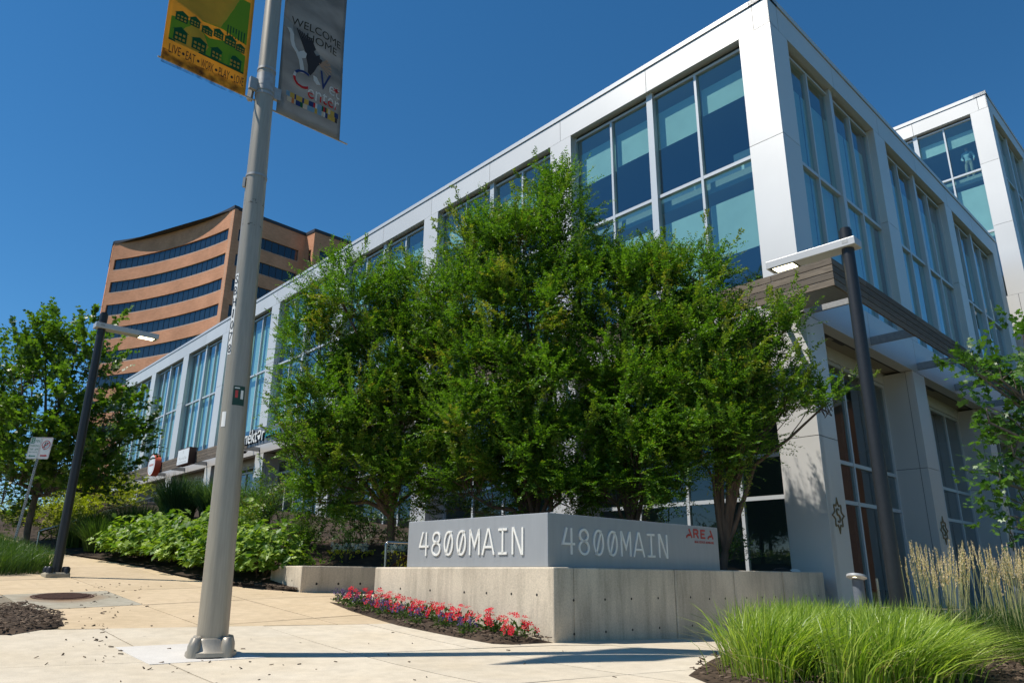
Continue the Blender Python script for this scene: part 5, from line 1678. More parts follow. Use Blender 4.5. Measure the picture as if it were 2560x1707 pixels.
def tree(name, label, base, lobes, clusters, sprays, leaves, T, lsize, lwid, lm, bm, seed, stem_r=0.06, cat="tree", group=None, up_bias=0.55, spray_len=(0.35, 0.8), fork=0.0, nstems=None, droop=0.15, young_p=0.0, shoots=0, parts=("trunk", "crown"), flat=0.5, inner=0.25, twig_r=0.006, branches=10):
    rg = np.random.default_rng(seed)
    t = thing(name, tuple(base), label, cat, group)
    base = np.array(base, float)
    g = G()
    top = np.array([c for c, r in lobes]).mean(0)
    forkp = base + (np.array([top[0], top[1], base[2]]) - base) * 0.05 + np.array([0, 0, fork])
    if fork > 0:
        g.tube([base - [0, 0, 0.15], base + [0, 0, 0.03], base + (forkp - base) * 0.5 + rg.normal(0, 0.02, 3), forkp], [stem_r * 2.0, stem_r * 1.55, stem_r * 1.4, stem_r * 1.3], 12, False)
    POS = []; DD = []; SS = []; SZ = []; YG = []
    for li, (c, r) in enumerate(lobes):
        st = forkp if fork > 0 else base + np.array([*(rg.normal(0, 0.12, 2)), -0.1])
        target = c - np.array([0, 0, r[2] * 0.35])
        # stems rise steeply first
        mid = st + (target - st) * 0.45 + np.array([0, 0, 0.12 * np.linalg.norm(target - st)]) - np.array([*((target - st)[:2] * 0.12), 0])
        P = [st, st + (mid - st) * 0.5 + rg.normal(0, 0.03, 3), mid, mid + (target - mid) * 0.5 + rg.normal(0, 0.05, 3), target, c + np.array([0, 0, r[2] * 0.45])]
        g.tube(P, [stem_r, stem_r * 0.85, stem_r * 0.7, stem_r * 0.5, stem_r * 0.32, stem_r * 0.12], 8, False)
        ncl = max(3, int(clusters * (r[0] * r[2]) ** 0.9))
        for k in range(ncl):
            dv_ = unit(rg.normal(0, 1, 3) * np.array([1, 1, 1.0]) + np.array([0, 0, 0.25]))
            rr = inner + (1 - inner) * rg.random() ** 0.45
            cc_ = c + dv_ * r * rr
            outd = unit(dv_ * np.array([1, 1, 0.7]) + np.array([0, 0, up_bias]) + rg.normal(0, 0.18, 3))
            if k < branches:
                j = P[3] if rg.random() < 0.5 else P[4]
                limb(g, j, cc_, stem_r * 0.22, twig_r, rg, 0.12, 5, 5)
            cl_young = rg.random() < young_p
            for s_ in range(sprays):
                o = cc_ + rg.normal(0, 0.11, 3) * np.array([1.2, 1.2, 0.9])
                d = unit(outd + rg.normal(0, 0.38, 3))
                L_ = rg.uniform(*spray_len)
                n = leaves
                tt_ = (np.arange(n) + rg.random(n)) / n
                side = unit(np.cross(d, np.array([0, 0, 1.0]) + rg.normal(0, 0.25, 3)))
                nrm = unit(np.cross(side, d))
                pts = o + d * (tt_ * L_)[:, None] - np.array([0, 0, 1.0]) * (droop * L_ * tt_ ** 2)[:, None]
                sg_ = np.where(np.arange(n) % 2 == 0, 1.0, -1.0)
                ld = unit(d * 0.55 + side * (sg_ * 0.85)[:, None] + rg.normal(0, 0.30, (n, 3)))
                ls = unit(np.cross(nrm + rg.normal(0, flat, (n, 3)), ld))
                POS.append(pts); DD.append(ld); SS.append(ls)
                SZ.append(rg.uniform(0.7, 1.15, n) * (1.0 - 0.35 * tt_))
                yv = np.where(tt_ > 0.62, 1.0, 0.35) * rg.uniform(0.4, 1.0, n) if cl_young else np.where((tt_ > 0.85) & (rg.random() < 0.25), 0.35, 0.0) * np.ones(n)
                YG.append(yv)
        for k in range(shoots):
            dv_ = unit(rg.normal(0, 1, 3) * np.array([1, 1, 0.5]) + np.array([0, 0, 0.55]))
            st_ = c + dv_ * r * rg.uniform(0.75, 1.0); d0 = unit(dv_ * np.array([1, 1, 0.6]) + np.array([0, 0, 0.75]) + rg.normal(0, 0.2, 3))
            Ls = rg.uniform(0.45, 1.05)
            g.tube([st_ - d0 * 0.4, st_, st_ + d0 * Ls * 0.6], [twig_r * 1.4, twig_r, twig_r * 0.5], 5, False)
            for s_ in range(9):
                f_ = s_ / 8; o = st_ + d0 * Ls * f_ * 0.9
                d = unit(d0 + rg.normal(0, 0.55 * (1 - 0.6 * f_), 3)); n = max(8, int(leaves * 0.55)); L_ = rg.uniform(0.18, 0.36) * (1 - 0.35 * f_)
                tt_ = (np.arange(n) + rg.random(n)) / n
                side = unit(np.cross(d, np.array([0, 0, 1.0]) + rg.normal(0, 0.3, 3))); nrm = unit(np.cross(side, d))
                sg_ = np.where(np.arange(n) % 2 == 0, 1.0, -1.0)
                ld = unit(d * 0.55 + side * (sg_ * 0.85)[:, None] + rg.normal(0, 0.30, (n, 3)))
                POS.append(o + d * (tt_ * L_)[:, None]); DD.append(ld); SS.append(unit(np.cross(nrm + rg.normal(0, flat, (n, 3)), ld)))
                SZ.append(rg.uniform(0.6, 1.0, n)); YG.append(np.full(n, 0.45 * f_ * rg.random()) if young_p else np.zeros(n))
    o = g.build(parts[0], bm, t); smooth_angle(o, 80)
    POS = np.concatenate(POS); DD = np.concatenate(DD); SS = np.concatenate(SS); SZ = np.concatenate(SZ); YG = np.concatenate(YG)
    scatter(parts[1], T, POS, DD, SS, SZ * lsize, SZ * lwid, lm, t, YG, kind="stuff")
    return t

def blades(name, roots, height, width, lean_dir, lean, m, parent, rg, segs=4, spread=0.5, curl=1.0, kind=None):
    """grass blades arching outwards; roots (n,3); lean_dir per blade (n,2) or common"""
    n = len(roots)
    az = rg.random(n) * 2 * math.pi
    rad = np.stack([np.cos(az), np.sin(az)], 1) * spread + np.asarray(lean_dir) * lean
    h = height * rg.uniform(0.55, 1.08, n)
    w = width * rg.uniform(0.7, 1.3, n)
    ts = np.linspace(0, 1, segs + 1)
    out = np.zeros((n, segs + 1, 3))
    amt = (h * rg.uniform(0.35, 1.0, n) * curl)
    for k, t in enumerate(ts):
        hor = rad * (amt * t ** 1.9)[:, None]
        zz = h * (t - 0.30 * t ** 2.6 * np.clip(np.linalg.norm(rad, axis=1) * 1.1, 0, 1.6))
        out[:, k, :2] = roots[:, :2] + hor; out[:, k, 2] = roots[:, 2] + zz
    sd = np.stack([-rad[:, 1], rad[:, 0]], 1); sd /= (np.linalg.norm(sd, axis=1, keepdims=True) + 1e-6)
    tw = rg.normal(0, 0.9, n)
    ca, sa = np.cos(tw), np.sin(tw)
    sd = np.stack([sd[:, 0] * ca - sd[:, 1] * sa, sd[:, 0] * sa + sd[:, 1] * ca], 1)
    V = np.zeros((n, 2 * segs + 1, 3))
    for k in range(segs):
        ww = w * (1.0 if k else 0.8) * (1 - (k / segs) ** 2 * 0.7) / 2
        V[:, 2 * k] = out[:, k]; V[:, 2 * k + 1] = out[:, k]
        V[:, 2 * k, :2] -= sd * ww[:, None]; V[:, 2 * k + 1, :2] += sd * ww[:, None]
    V[:, 2 * segs] = out[:, segs]
    f = []; sz = []
    for k in range(segs - 1): f += [2 * k, 2 * k + 1, 2 * k + 3, 2 * k + 2]; sz.append(4)
    f += [2 * segs - 2, 2 * segs - 1, 2 * segs]; sz.append(3)
    F = (np.array(f)[None] + (np.arange(n) * (2 * segs + 1))[:, None]).ravel()
    me, c = fast_mesh(name, V.reshape(-1, 3), F, np.tile(sz, n), m)
    o = put(name, me, parent, c)
    if kind: o["kind"] = kind
    return o, out[:, segs]

def in_poly(pts, poly):
    x, y = pts[:, 0], pts[:, 1]; r = np.zeros(len(pts), bool); n = len(poly)
    for i in range(n):
        x0, y0 = poly[i]; x1, y1 = poly[(i + 1) % n]
        c = ((y0 > y) != (y1 > y)) & (x < (x1 - x0) * (y - y0) / (y1 - y0 + 1e-12) + x0)
        r ^= c
    return r
def fill_poly(poly, n, rg):
    P = np.array(poly); lo, hi = P.min(0), P.max(0); out = []
    tot = 0
    while tot < n:
        q = rg.uniform(lo, hi, (n, 2)); q = q[in_poly(q, poly)]; out.append(q); tot += len(q)
    return np.concatenate(out)[:n]

# ------------------------------------------------------------------ trees behind the address sign
def soil(x, y):
    l, r = to_lr(x, y); return float(hz(l, r))
MY = dict(T=T_RHOMB, lsize=0.078, lwid=0.035, lm=M['myrtle'], bm=M['bark'], group="trees behind the address sign", young_p=0.08, shoots=10)
tree("multi_stem_tree", "leftmost tree behind the sign, its dark trunk rising by the steel handrail", (-2.35, 15.0, soil(-2.35, 15.0)),
     [lobe(880, 760, 15.0, 95, 120), lobe(800, 880, 15.0, 85), lobe(960, 900, 15.2, 110), lobe(1050, 760, 15.4, 95, 110), lobe(775, 1010, 14.8, 75), lobe(880, 1040, 14.8, 115), lobe(760, 1140, 14.7, 50), lobe(850, 1180, 14.8, 95), lobe(1010, 1080, 15.0, 110), lobe(980, 1200, 14.9, 90), lobe(1080, 960, 15.1, 110), lobe(1080, 1190, 14.9, 80), lobe(800, 1230, 14.8, 70)],
     36, 20, 30, seed=11, stem_r=0.055, fork=0.75, **MY)
tree("multi_stem_tree", "tallest middle tree behind the sign, its top spray before the white column", (0.45, 14.4, soil(0.45, 14.4)),
     [lobe(1400, 560, 14.4, 85, 130), lobe(1300, 640, 14.4, 100, 110), lobe(1205, 630, 14.6, 80, 110), lobe(1180, 780, 14.6, 120), lobe(1330, 800, 14.2, 130), lobe(1450, 730, 14.3, 110), lobe(1250, 940, 14.2, 120), lobe(1120, 920, 14.6, 110), lobe(1390, 980, 14.0, 125), lobe(1180, 1090, 14.2, 110), lobe(1310, 1150, 14.0, 115), lobe(1440, 1160, 13.9, 90), lobe(1180, 1210, 14.2, 75), lobe(1400, 1230, 13.9, 75)],
     36, 20, 30, seed=23, stem_r=0.06, fork=0.5, **MY)
tree("multi_stem_tree", "third tree behind the sign, standing over its right-hand face", (2.2, 13.9, soil(2.2, 13.9)),
     [lobe(1570, 720, 14.0, 90, 110), lobe(1660, 740, 13.9, 80, 110), lobe(1530, 880, 13.9, 115), lobe(1660, 880, 13.7, 115), lobe(1590, 1020, 13.6, 115), lobe(1500, 1080, 13.8, 90), lobe(1690, 1060, 13.5, 95), lobe(1600, 1160, 13.5, 95), lobe(1510, 1210, 13.7, 75), lobe(1690, 1190, 13.5, 70)],
     36, 20, 30, seed=37, stem_r=0.055, fork=0.4, **MY)
tree("multi_stem_tree", "rightmost tree behind the sign, a thin branch crossing the corner column", (3.75, 13.4, soil(3.75, 13.4)),
     [lobe(1750, 720, 13.4, 62, 110), lobe(1770, 860, 13.3, 90), lobe(1850, 860, 13.2, 60), lobe(1800, 990, 13.1, 100), lobe(1900, 960, 13.0, 62), lobe(1750, 1110, 13.2, 95), lobe(1850, 1090, 13.0, 75), lobe(1950, 830, 13.0, 36, 30), lobe(1960, 1010, 12.9, 48, 38), lobe(2060, 1005, 12.8, 36, 26)],
     40, 18, 30, seed=41, stem_r=0.05, fork=0.4, **MY)

# ------------------------------------------------------------------ maples at the left and right edges
MPL = dict(shoots=3, T=T_MAPLE, lsize=0.135, lwid=0.125, lm=M['maple'], bm=M['bark2'], up_bias=0.5, spray_len=(0.35, 0.75), flat=0.35)
bxm, bym = -12.05, 18.9
tree("maple_tree", "street maple with a grey trunk behind the leaning parking sign", (bxm, bym, float(gz(bxm, bym))),
     [lobe(120, 880, 18.6, 62, 85), lobe(190, 880, 18.8, 62, 85), lobe(240, 940, 18.7, 62, 75), lobe(60, 960, 18.4, 70, 85), lobe(150, 1000, 18.3, 90), lobe(260, 1050, 18.6, 80), lobe(90, 1090, 18.2, 95), lobe(200, 1130, 18.4, 90), lobe(300, 1110, 18.9, 62), lobe(30, 1180, 18.2, 80), lobe(130, 1210, 18.4, 85), lobe(240, 1210, 18.8, 70)],
     17, 9, 9, seed=51, stem_r=0.055, fork=1.25, **MPL)
tree("maple_tree", "second maple at the far left edge, cut off by the frame", (-15.2, 19.5, float(gz(-15.2, 19.5))),
     [lobe(10, 960, 19.2, 60, 85), lobe(-60, 1000, 19.2, 100), lobe(-20, 1110, 19.0, 100), lobe(-100, 1130, 19.2, 100), lobe(10, 1230, 19.2, 80)],
     15, 9, 9, seed=57, stem_r=0.055, fork=1.3, **MPL)
tree("street_tree", "finer leaved tree shading the far end of the office building", (-15.8, 27.0, soil(-15.8, 27.0)),
     [lobe(305, 1040, 26.5, 55, 65), lobe(285, 1110, 26.5, 45), lobe(280, 1130, 26.5, 70), lobe(270, 1220, 26.5, 55), lobe(220, 1230, 26.5, 70), lobe(350, 1050, 26.5, 30, 25), lobe(140, 1240, 26.5, 80)],
     14, 10, 12, seed=59, stem_r=0.06, fork=1.2, T=T_RHOMB, lsize=0.12, lwid=0.055, lm=M['maple'], bm=M['bark2'])
tree("maple_tree", "near maple hanging into view at the right edge", (9.3, 10.6, float(gz(9.3, 10.6))),
     [lobe(2560, 850, 10.3, 70, 60), lobe(2500, 930, 10.2, 62, 55), lobe(2440, 920, 10.2, 40, 38), lobe(2560, 1000, 10.3, 80), lobe(2470, 1040, 10.1, 50, 45), lobe(2620, 1080, 10.4, 90), lobe(2530, 1120, 10.2, 65, 60), lobe(2500, 1190, 10.2, 45, 40), lobe(2570, 1250, 10.3, 60), lobe(2640, 900, 10.4, 90), lobe(2680, 1220, 10.5, 90), lobe(2545, 1310, 10.3, 38, 30)],
     26, 7, 8, seed=61, stem_r=0.05, fork=1.0, T=T_MAPLE, lsize=0.105, lwid=0.10, lm=M['maple2'], bm=M['bark2'], up_bias=0.35, spray_len=(0.22, 0.5), flat=0.35, branches=6)

# ------------------------------------------------------------------ oakleaf hedge along the sidewalk
oak_mesh = {}
def oak_leaf_mesh(k):
    if k not in oak_mesh:
        rg = np.random.default_rng(900 + k)
        tv = T_OAK[0].copy(); tv += rg.normal(0, 0.018, tv.shape); tv[:, 2] += -0.16 * tv[:, 0] ** 2 * rg.uniform(0.4, 1.5)
        me = bpy.data.meshes.new("leaf"); me.from_pydata(tv.tolist(), [], T_OAK[1]); me.materials.append(M['hydrangea_i']); me.update()
        oak_mesh[k] = me
    return oak_mesh[k]
m = M['hydrangea'].copy(); m.name = "oakleaf_single"; M['hydrangea_i'] = m
nt = m.node_tree
oi = nt.nodes.new("ShaderNodeObjectInfo")
for n_ in nt.nodes:
    if n_.type == 'VALTORGB': nt.links.new(oi.outputs["Random"], n_.inputs[0])
def oakleaf_bush(label, l, r, rad, h, seed, nlead=50, nfill=800):
    rg = np.random.default_rng(seed)
    x, y = lr_xy(l, r); z = float(hz(l, r)) if r > rb(l) else float(gz(x, y))
    t = thing("oakleaf_shrub", (x, y, z), label, "shrub", "oakleaf shrubs along the sidewalk")
    g = G()
    for k in range(9):
        a = rg.random() * 6.28; q = np.array([x + rad * 0.7 * math.cos(a), y + rad * 0.7 * math.sin(a), z + h * rg.uniform(0.4, 0.8)])
        limb(g, (x + rg.normal(0, 0.05), y + rg.normal(0, 0.05), z - 0.05), q, 0.014, 0.005, rg, 0.2, 4, 5)
    g.build("stems", M['bark'], t)
    def place(n, shell):
        d = unit(rg.normal(0, 1, (n, 3))); d[:, 2] = np.abs(d[:, 2]) * 1.0 - 0.15
        d = unit(d)
        s_ = shell[0] + (shell[1] - shell[0]) * rg.random(n)
        bump = 1 + 0.16 * np.sin(d[:, 0] * 5 + seed) * np.cos(d[:, 1] * 4 - seed) + 0.08 * np.sin(d[:, 2] * 9)
        p = np.stack([x + d[:, 0] * rad * s_ * bump, y + d[:, 1] * rad * s_ * bump, z + 0.10 + np.clip(d[:, 2] + 0.15, 0, 2) * h * 0.87 * s_ * bump], 1)
        ld = unit(d * np.array([1, 1, 0.25]) + np.array([0, 0, -0.30]) + rg.normal(0, 0.38, (n, 3)))
        nn = unit(d * 0.8 + np.array([-0.15, -0.1, 0.9]) + rg.normal(0, 0.28, (n, 3)))
        return p, ld, unit(np.cross(nn, ld)), rg.uniform(0.10, 0.19, n), d
    p, ld, ls, sz, d = place(nfill, (0.55, 0.98))
    scatter("foliage", T_OAK, p - ld * (sz * 0.5)[:, None], ld, ls, sz, sz * 0.95, M['hydrangea'], t, kind="stuff")
    p, ld, ls, sz, d = place(nlead * 3, (0.97, 1.06))
    tocam = unit(np.array([0, 0, EYE]) - p)
    front = np.argsort(-(tocam * d).sum(1))[:nlead]
    for i in front:
        Dn = ld[i] / np.linalg.norm(ld[i]); S = ls[i] - Dn * (ls[i] @ Dn); S /= np.linalg.norm(S); Nn = np.cross(Dn, S)
        o = bpy.data.objects.new("leaf", oak_leaf_mesh(int(rg.integers(0, 5)))); COL.objects.link(o); o.parent = t
        q = p[i] - Dn * sz[i] * 0.5 - np.array([x, y, z]); s0 = sz[i]
        Mx = Matrix(((Dn[0] * s0, S[0] * s0, Nn[0] * s0, q[0]), (Dn[1] * s0, S[1] * s0, Nn[1] * s0, q[1]), (Dn[2] * s0, S[2] * s0, Nn[2] * s0, q[2]), (0, 0, 0, 1)))
        o.matrix_local = Mx
hed = [(11.9, -0.85, 0.85, 0.80), (10.9, -0.65, 0.92, 0.88), (9.5, -0.50, 0.92, 0.86), (8.2, -0.40, 0.86, 0.80), (7.1, -0.15, 0.84, 0.86), (10.4, 0.65, 0.95, 0.85)]
nmz = ["first oakleaf shrub of the hedge, nearest the black lamp post", "second oakleaf shrub of the hedge, counted from the lamp post", "third oakleaf shrub of the hedge, counted from the lamp post",
       "fourth oakleaf shrub of the hedge, seen beside the street pole", "last oakleaf shrub of the hedge, touching the concrete seat wall", "oakleaf shrub behind the middle of the front hedge row"]
for k, (l, r, rd, h) in enumerate(hed):
    oakleaf_bush(nmz[k], l, r, rd, h, 70 + k)

# ------------------------------------------------------------------ shrubs on the bank
SH_ = dict(bm=M['bark'], cat="shrub", parts=("stems", "foliage"), up_bias=0.7, branches=5, stem_r=0.02, twig_r=0.004)
tree("leafy_shrub", "tall light green shrub between the street pole and the trees", (-4.9, 15.8, soil(-4.9, 15.8)),
     [lobe(650, 1260, 15.6, 55, 60), lobe(720, 1280, 15.5, 60), lobe(640, 1330, 15.4, 55), lobe(720, 1350, 15.3, 60), lobe(780, 1310, 15.5, 50), lobe(680, 1210, 15.8, 45)],
     34, 9, 16, T=T_RHOMB, lsize=0.065, lwid=0.032, lm=M['shrub'], seed=81, spray_len=(0.2, 0.5), young_p=0.10, **SH_)
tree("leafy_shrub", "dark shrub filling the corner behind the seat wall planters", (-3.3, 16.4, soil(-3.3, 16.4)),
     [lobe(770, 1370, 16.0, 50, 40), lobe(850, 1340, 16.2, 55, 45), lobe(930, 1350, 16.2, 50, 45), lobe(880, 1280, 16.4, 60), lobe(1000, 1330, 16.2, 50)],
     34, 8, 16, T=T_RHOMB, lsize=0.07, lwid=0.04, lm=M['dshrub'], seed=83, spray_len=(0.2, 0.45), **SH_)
tree("leafy_shrub", "low leafy plants just above the concrete seat wall", (-3.9, 14.6, soil(-3.9, 14.6)),
     [lobe(740, 1400, 14.5, 30, 22), lobe(790, 1400, 14.6, 30, 22), lobe(720, 1385, 14.6, 26, 20)],
     60, 8, 12, T=T_RHOMB, lsize=0.085, lwid=0.04, lm=M['shrub'], seed=84, spray_len=(0.12, 0.28), **SH_)
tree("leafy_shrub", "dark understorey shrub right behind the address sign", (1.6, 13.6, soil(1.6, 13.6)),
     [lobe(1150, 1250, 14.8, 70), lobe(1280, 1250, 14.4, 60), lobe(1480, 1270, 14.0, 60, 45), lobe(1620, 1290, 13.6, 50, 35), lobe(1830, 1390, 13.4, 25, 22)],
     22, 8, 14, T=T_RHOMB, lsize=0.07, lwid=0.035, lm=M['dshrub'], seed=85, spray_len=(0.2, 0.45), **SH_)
ysp = [(17.0, -1.5, "lowest yellow-green shrub, beside the grey maple trunk"), (18.6, -1.1, "second yellow-green shrub up the bank from the maple trunk"), (20.2, -0.6, "third yellow-green shrub up the bank from the maple trunk"),
       (21.8, 0.0, "fourth yellow-green shrub up the bank from the maple trunk"), (23.4, 0.6, "fifth yellow-green shrub up the bank from the maple trunk"), (25.0, 1.2, "highest yellow-green shrub on the bank below the shops"),
       (23.0, -1.4, "rear yellow-green shrub at far left behind the parking sign"), (19.4, 0.4, "yellow-green shrub just above the middle of the bank handrail"), (21.0, 1.3, "yellow-green shrub near the top of the bank handrail")]
for k, (l, r, lb) in enumerate(ysp):
    x, y = lr_xy(l, r); z = float(hz(l, r))
    tree("yellow_shrub", lb, (x, y, z), [(np.array([x, y, z + 0.42]), np.array([0.85, 0.8, 0.40])), (np.array([x + 0.5, y + 0.4, z + 0.40]), np.array([0.6, 0.6, 0.36]))],
         42, 7, 10, T=T_RHOMB, lsize=0.10, lwid=0.05, lm=M['yshrub'], seed=90 + k, spray_len=(0.12, 0.32), group="yellow-green shrubs on the bank", **SH_)

# ------------------------------------------------------------------ ornamental grasses
rg = np.random.default_rng(5)
M['straw2'] = mat("green_straw_stalk", (0.30, 0.30, 0.12), 0.8)
def clump(name, label, l, r, n, height, rad, m, seed, width=0.010, lean=(0.25, 0.0), group=None, on_bank=True, curl=1.0, plumes=0, pm=None, pz=0.0):
    rg = np.random.default_rng(seed)
    x, y = lr_xy(l, r)
    z = float(hz(l, r)) if (on_bank and r > rb(l)) else float(gz(x, y))
    t = thing(name, (x, y, z), label, "grass", group)
    a = rg.random(n) * 6.28; q = rad * 0.45 * np.sqrt(rg.random(n))
    roots = np.stack([x + q * np.cos(a), y + q * np.sin(a), np.full(n, z - 0.02)], 1)
    # outer blades lean outwards
    ldir = np.stack([np.cos(a), np.sin(a)], 1) * (q / (rad * 0.45))[:, None] * rad / height * 1.1 + np.array(lean)
    blades("blades", roots, height, width, ldir, 1.0, m, t, rg, spread=0.25, curl=curl, kind="stuff")
    if plumes:
        g = G()
        POS = []; DD = []; SS = []; SZ = []
        for k in range(plumes):
            a = rg.random() * 6.28; q = rad * 0.5 * math.sqrt(rg.random())
            p = np.array([x + q * math.cos(a), y + q * math.sin(a), z])
            hh = (height + pz) * rg.uniform(0.85, 1.15)
            tip = p + np.array([math.cos(a) * 0.10 + lean[0] * 0.35 + rg.normal(0, 0.05), math.sin(a) * 0.10 + lean[1] * 0.3 + rg.normal(0, 0.05), hh])
            midp = p + (tip - p) * 0.6 + np.array([0, 0, 0.04])
            g.tube([p, midp, tip], [0.004, 0.003, 0.002], 4, False)
            nn = 60; tt_ = rg.random(nn) ** 0.9
            ax = unit(tip - midp)
            plen = rg.uniform(0.22, 0.34)
            base_ = tip - ax * plen * 0.75
            pts = base_ + ax * (tt_ * plen)[:, None] + rg.normal(0, 0.003, (nn, 3))
            d = unit(ax + rg.normal(0, 0.20, (nn, 3)))
            POS.append(pts); DD.append(d); SS.append(unit(rg.normal(0, 1, (nn, 3)))); SZ.append(0.034 * (1.1 - tt_ * 0.6))
        g.build("stalks", M['straw2'], t)
        POS = np.concatenate(POS); DD = np.concatenate(DD); SS = np.concatenate(SS); SZ = np.concatenate(SZ)
        scatter("plumes", T_RHOMB, POS, DD, SS, SZ, SZ * 0.30, pm or M['plume'], t, kind="stuff")
    return t
# front mass of bright grass: nobody could count the tufts
bed = [(2.15, 6.25), (3.0, 6.0), (3.6, 6.6), (4.1, 7.5), (4.25, 8.5), (3.8, 9.1), (3.0, 8.9), (2.45, 8.1), (2.1, 7.1)]
cent = fill_poly(bed, 62, rg)
idx = rg.integers(0, len(cent), 15000)
off = rg.normal(0, 0.13, (15000, 2))
rts = cent[idx] + off
rts3 = np.stack([rts[:, 0], rts[:, 1], gz(rts[:, 0], rts[:, 1]) + 0.03], 1)
ldir = off / 0.13 * 0.50 + np.array([0.55, 0.05])
gm, tips = blades("bright_grass", rts3, 0.66, 0.011, ldir, 1.0, M['grass'], None, rg, spread=0.30, curl=1.0, kind="stuff")
ix = rg.integers(0, len(cent), 1300); of2 = rg.normal(0, 0.16, (1300, 2)); r2_ = cent[ix] + of2
M['straw'] = leaf_mat("dry_blade", (0.26, 0.20, 0.09), (0.46, 0.40, 0.22), None, 0.7, 0.2, 0.2)
dg_, _ = blades("dry_grass", np.stack([r2_[:, 0], r2_[:, 1], gz(r2_[:, 0], r2_[:, 1]) + 0.03], 1), 0.52, 0.009, of2 / 0.16 * 0.9 + np.array([0.3, 0.0]), 1.0, M['straw'], None, rg, spread=0.7, curl=1.2, kind="stuff")
tag(dg_, "dry straw blades mixed into the bright grass at lower right", "grass")
tag(gm, "bright green arching grass filling the bed at lower right", "grass")
# bed soil
def mound(name, poly, h, m, label=None, n=26, edge=0.0):
    P = np.array(poly); c = P.mean(0); V = []; F = []
    K = len(poly); rings = 5
    dens = []
    for i in range(K):
        for t in np.linspace(0, 1, 6)[:-1]: dens.append(P[i] + (P[(i + 1) % K] - P[i]) * t)
    nn = len(dens)
    for k in range(rings + 1):
        for d in dens:
            q = c + (d - c) * (k / rings); s_ = 1 - (k / rings) ** 4
            V.append((q[0], q[1], float(gz(q[0], q[1])) + edge + h * s_ + rg.normal(0, 0.006) * (k < rings)))
    for k in range(rings):
        for i in range(nn): F.append((k * nn + i, (k + 1) * nn + i, (k + 1) * nn + (i + 1) % nn, k * nn + (i + 1) % nn))
    a, b, cc = (np.array(V[i]) for i in F[nn][:3])
    if np.cross(b - a, cc - a)[2] < 0: F = [tuple(reversed(f)) for f in F]
    me, ce = mk_mesh(name, V, F, m, True)
    return tag(put(name, me, None, ce), kind="structure")
mound("planting_bed", [(1.55, 6.9), (1.75, 5.6), (3.6, 5.4), (4.9, 6.6), (5.9, 8.4), (9.5, 11.2), (9.3, 12.0), (5.6, 10.9), (3.0, 9.4), (2.15, 8.25)], 0.05, M['soil'], edge=0.004)
# feather reed grasses to the right
fgl = ["feather reed grass clump touching the right lamp post", "second feather reed grass clump from the right lamp post", "third feather reed grass clump from the right lamp post", "fourth feather reed grass clump from the right lamp post", "tall feather reed grass clump at the right frame edge", "feather reed grass clump behind the bright grass at right", "rearmost feather reed grass clump before the dark glass"]
for k, (x, y, hh) in enumerate(((4.95, 9.05, 0.78), (5.5, 9.5, 0.80), (6.2, 9.7, 0.85), (6.75, 9.4, 0.85), (7.4, 9.9, 0.88), (5.85, 8.75, 0.72), (7.0, 10.8, 0.85))):
    l, r = (float(q) for q in to_lr(x, y))
    clump("feather_reed_grass", fgl[k], l, r, 620, hh, 0.55, M['grass2'], 120 + k, 0.008, (0.18, 0.0), "feather reed grasses", False, 1.0, 40, M['plume'], 0.34)
for k, (x, y, lb) in enumerate(((5.5, 7.9, "low arching grass tuft at the right end of the bright grass"), (6.3, 8.5, "dark arching grass tuft at the right frame edge"))):
    l, r = (float(q) for q in to_lr(x, y))
    clump("arching_grass", lb, l, r, 900, 0.6, 0.7, M['grass2'], 140 + k, 0.008, (0.3, -0.1), None, False, 1.15)
# grasses at the left
q_ = np.stack([rg.uniform(9.3, 15.5, 9000), rg.uniform(-4.1, -2.95, 9000)], 1)
keep = ~((np.abs(q_[:, 0] - 8.95) < 0.5) & (q_[:, 1] > -3.5))
q_ = q_[keep]
xx, yy = lr_xy(q_[:, 0], q_[:, 1])
gm, _ = blades("green_grass", np.stack([xx, yy, gz(xx, yy)], 1), 0.52, 0.009, np.array([0.35, 0.0]), 1.0, M['grass2'], None, rg, spread=0.45, kind="stuff")
tag(gm, "tall green grass strip between kerb and sidewalk at far left", "grass")
clump("red_plume_grass", "reddish plumed grass clump at the left frame edge", 15.2, -3.8, 500, 0.75, 0.7, M['grass2'], 151, 0.009, (0.1, 0), None, False, 1.0, 60, M['redplume'], 0.35)
clump("fountain_grass", "fountain grass clump at the foot of the bank handrail", 14.6, -1.4, 1100, 0.9, 0.8, M['grass2'], 160, 0.009, (0.15, 0.0), "fountain grasses on the bank")
clump("fountain_grass", "fountain grass clump behind the handrail foot", 15.8, -0.6, 1100, 0.9, 0.85, M['grass2'], 161, 0.009, (0.15, 0.0), "fountain grasses on the bank")
clump("fountain_grass", "dark fountain grass clump between lamp post and oakleaf hedge", 13.3, -1.15, 1500, 0.95, 0.85, M['grass2'], 152, 0.009, (0.15, 0.0), "fountain grasses on the bank")
clump("fountain_grass", "fountain grass clump above the first oakleaf shrub", 13.6, -0.1, 1300, 0.95, 0.85, M['grass2'], 153, 0.009, (0.15, 0.0), "fountain grasses on the bank")
clump("fountain_grass", "fountain grass clump behind the hedge below the handrail", 14.6, -0.2, 1300, 0.9, 0.85, M['grass2'], 154, 0.009, (0.15, 0.0), "fountain grasses on the bank")
clump("blue_grass", "large blue-green grass clump above the hedge left of the pole", 14.5, 0.9, 1500, 1.35, 0.9, M['bgrass'], 155, 0.016, (0.1, -0.1), "blue-green grasses above the hedge", True, 0.95)
clump("blue_grass", "second blue-green grass clump half behind the street pole", 13.4, 1.5, 1400, 1.3, 0.9, M['bgrass'], 156, 0.016, (0.1, -0.1), "blue-green grasses above the hedge", True, 0.95)
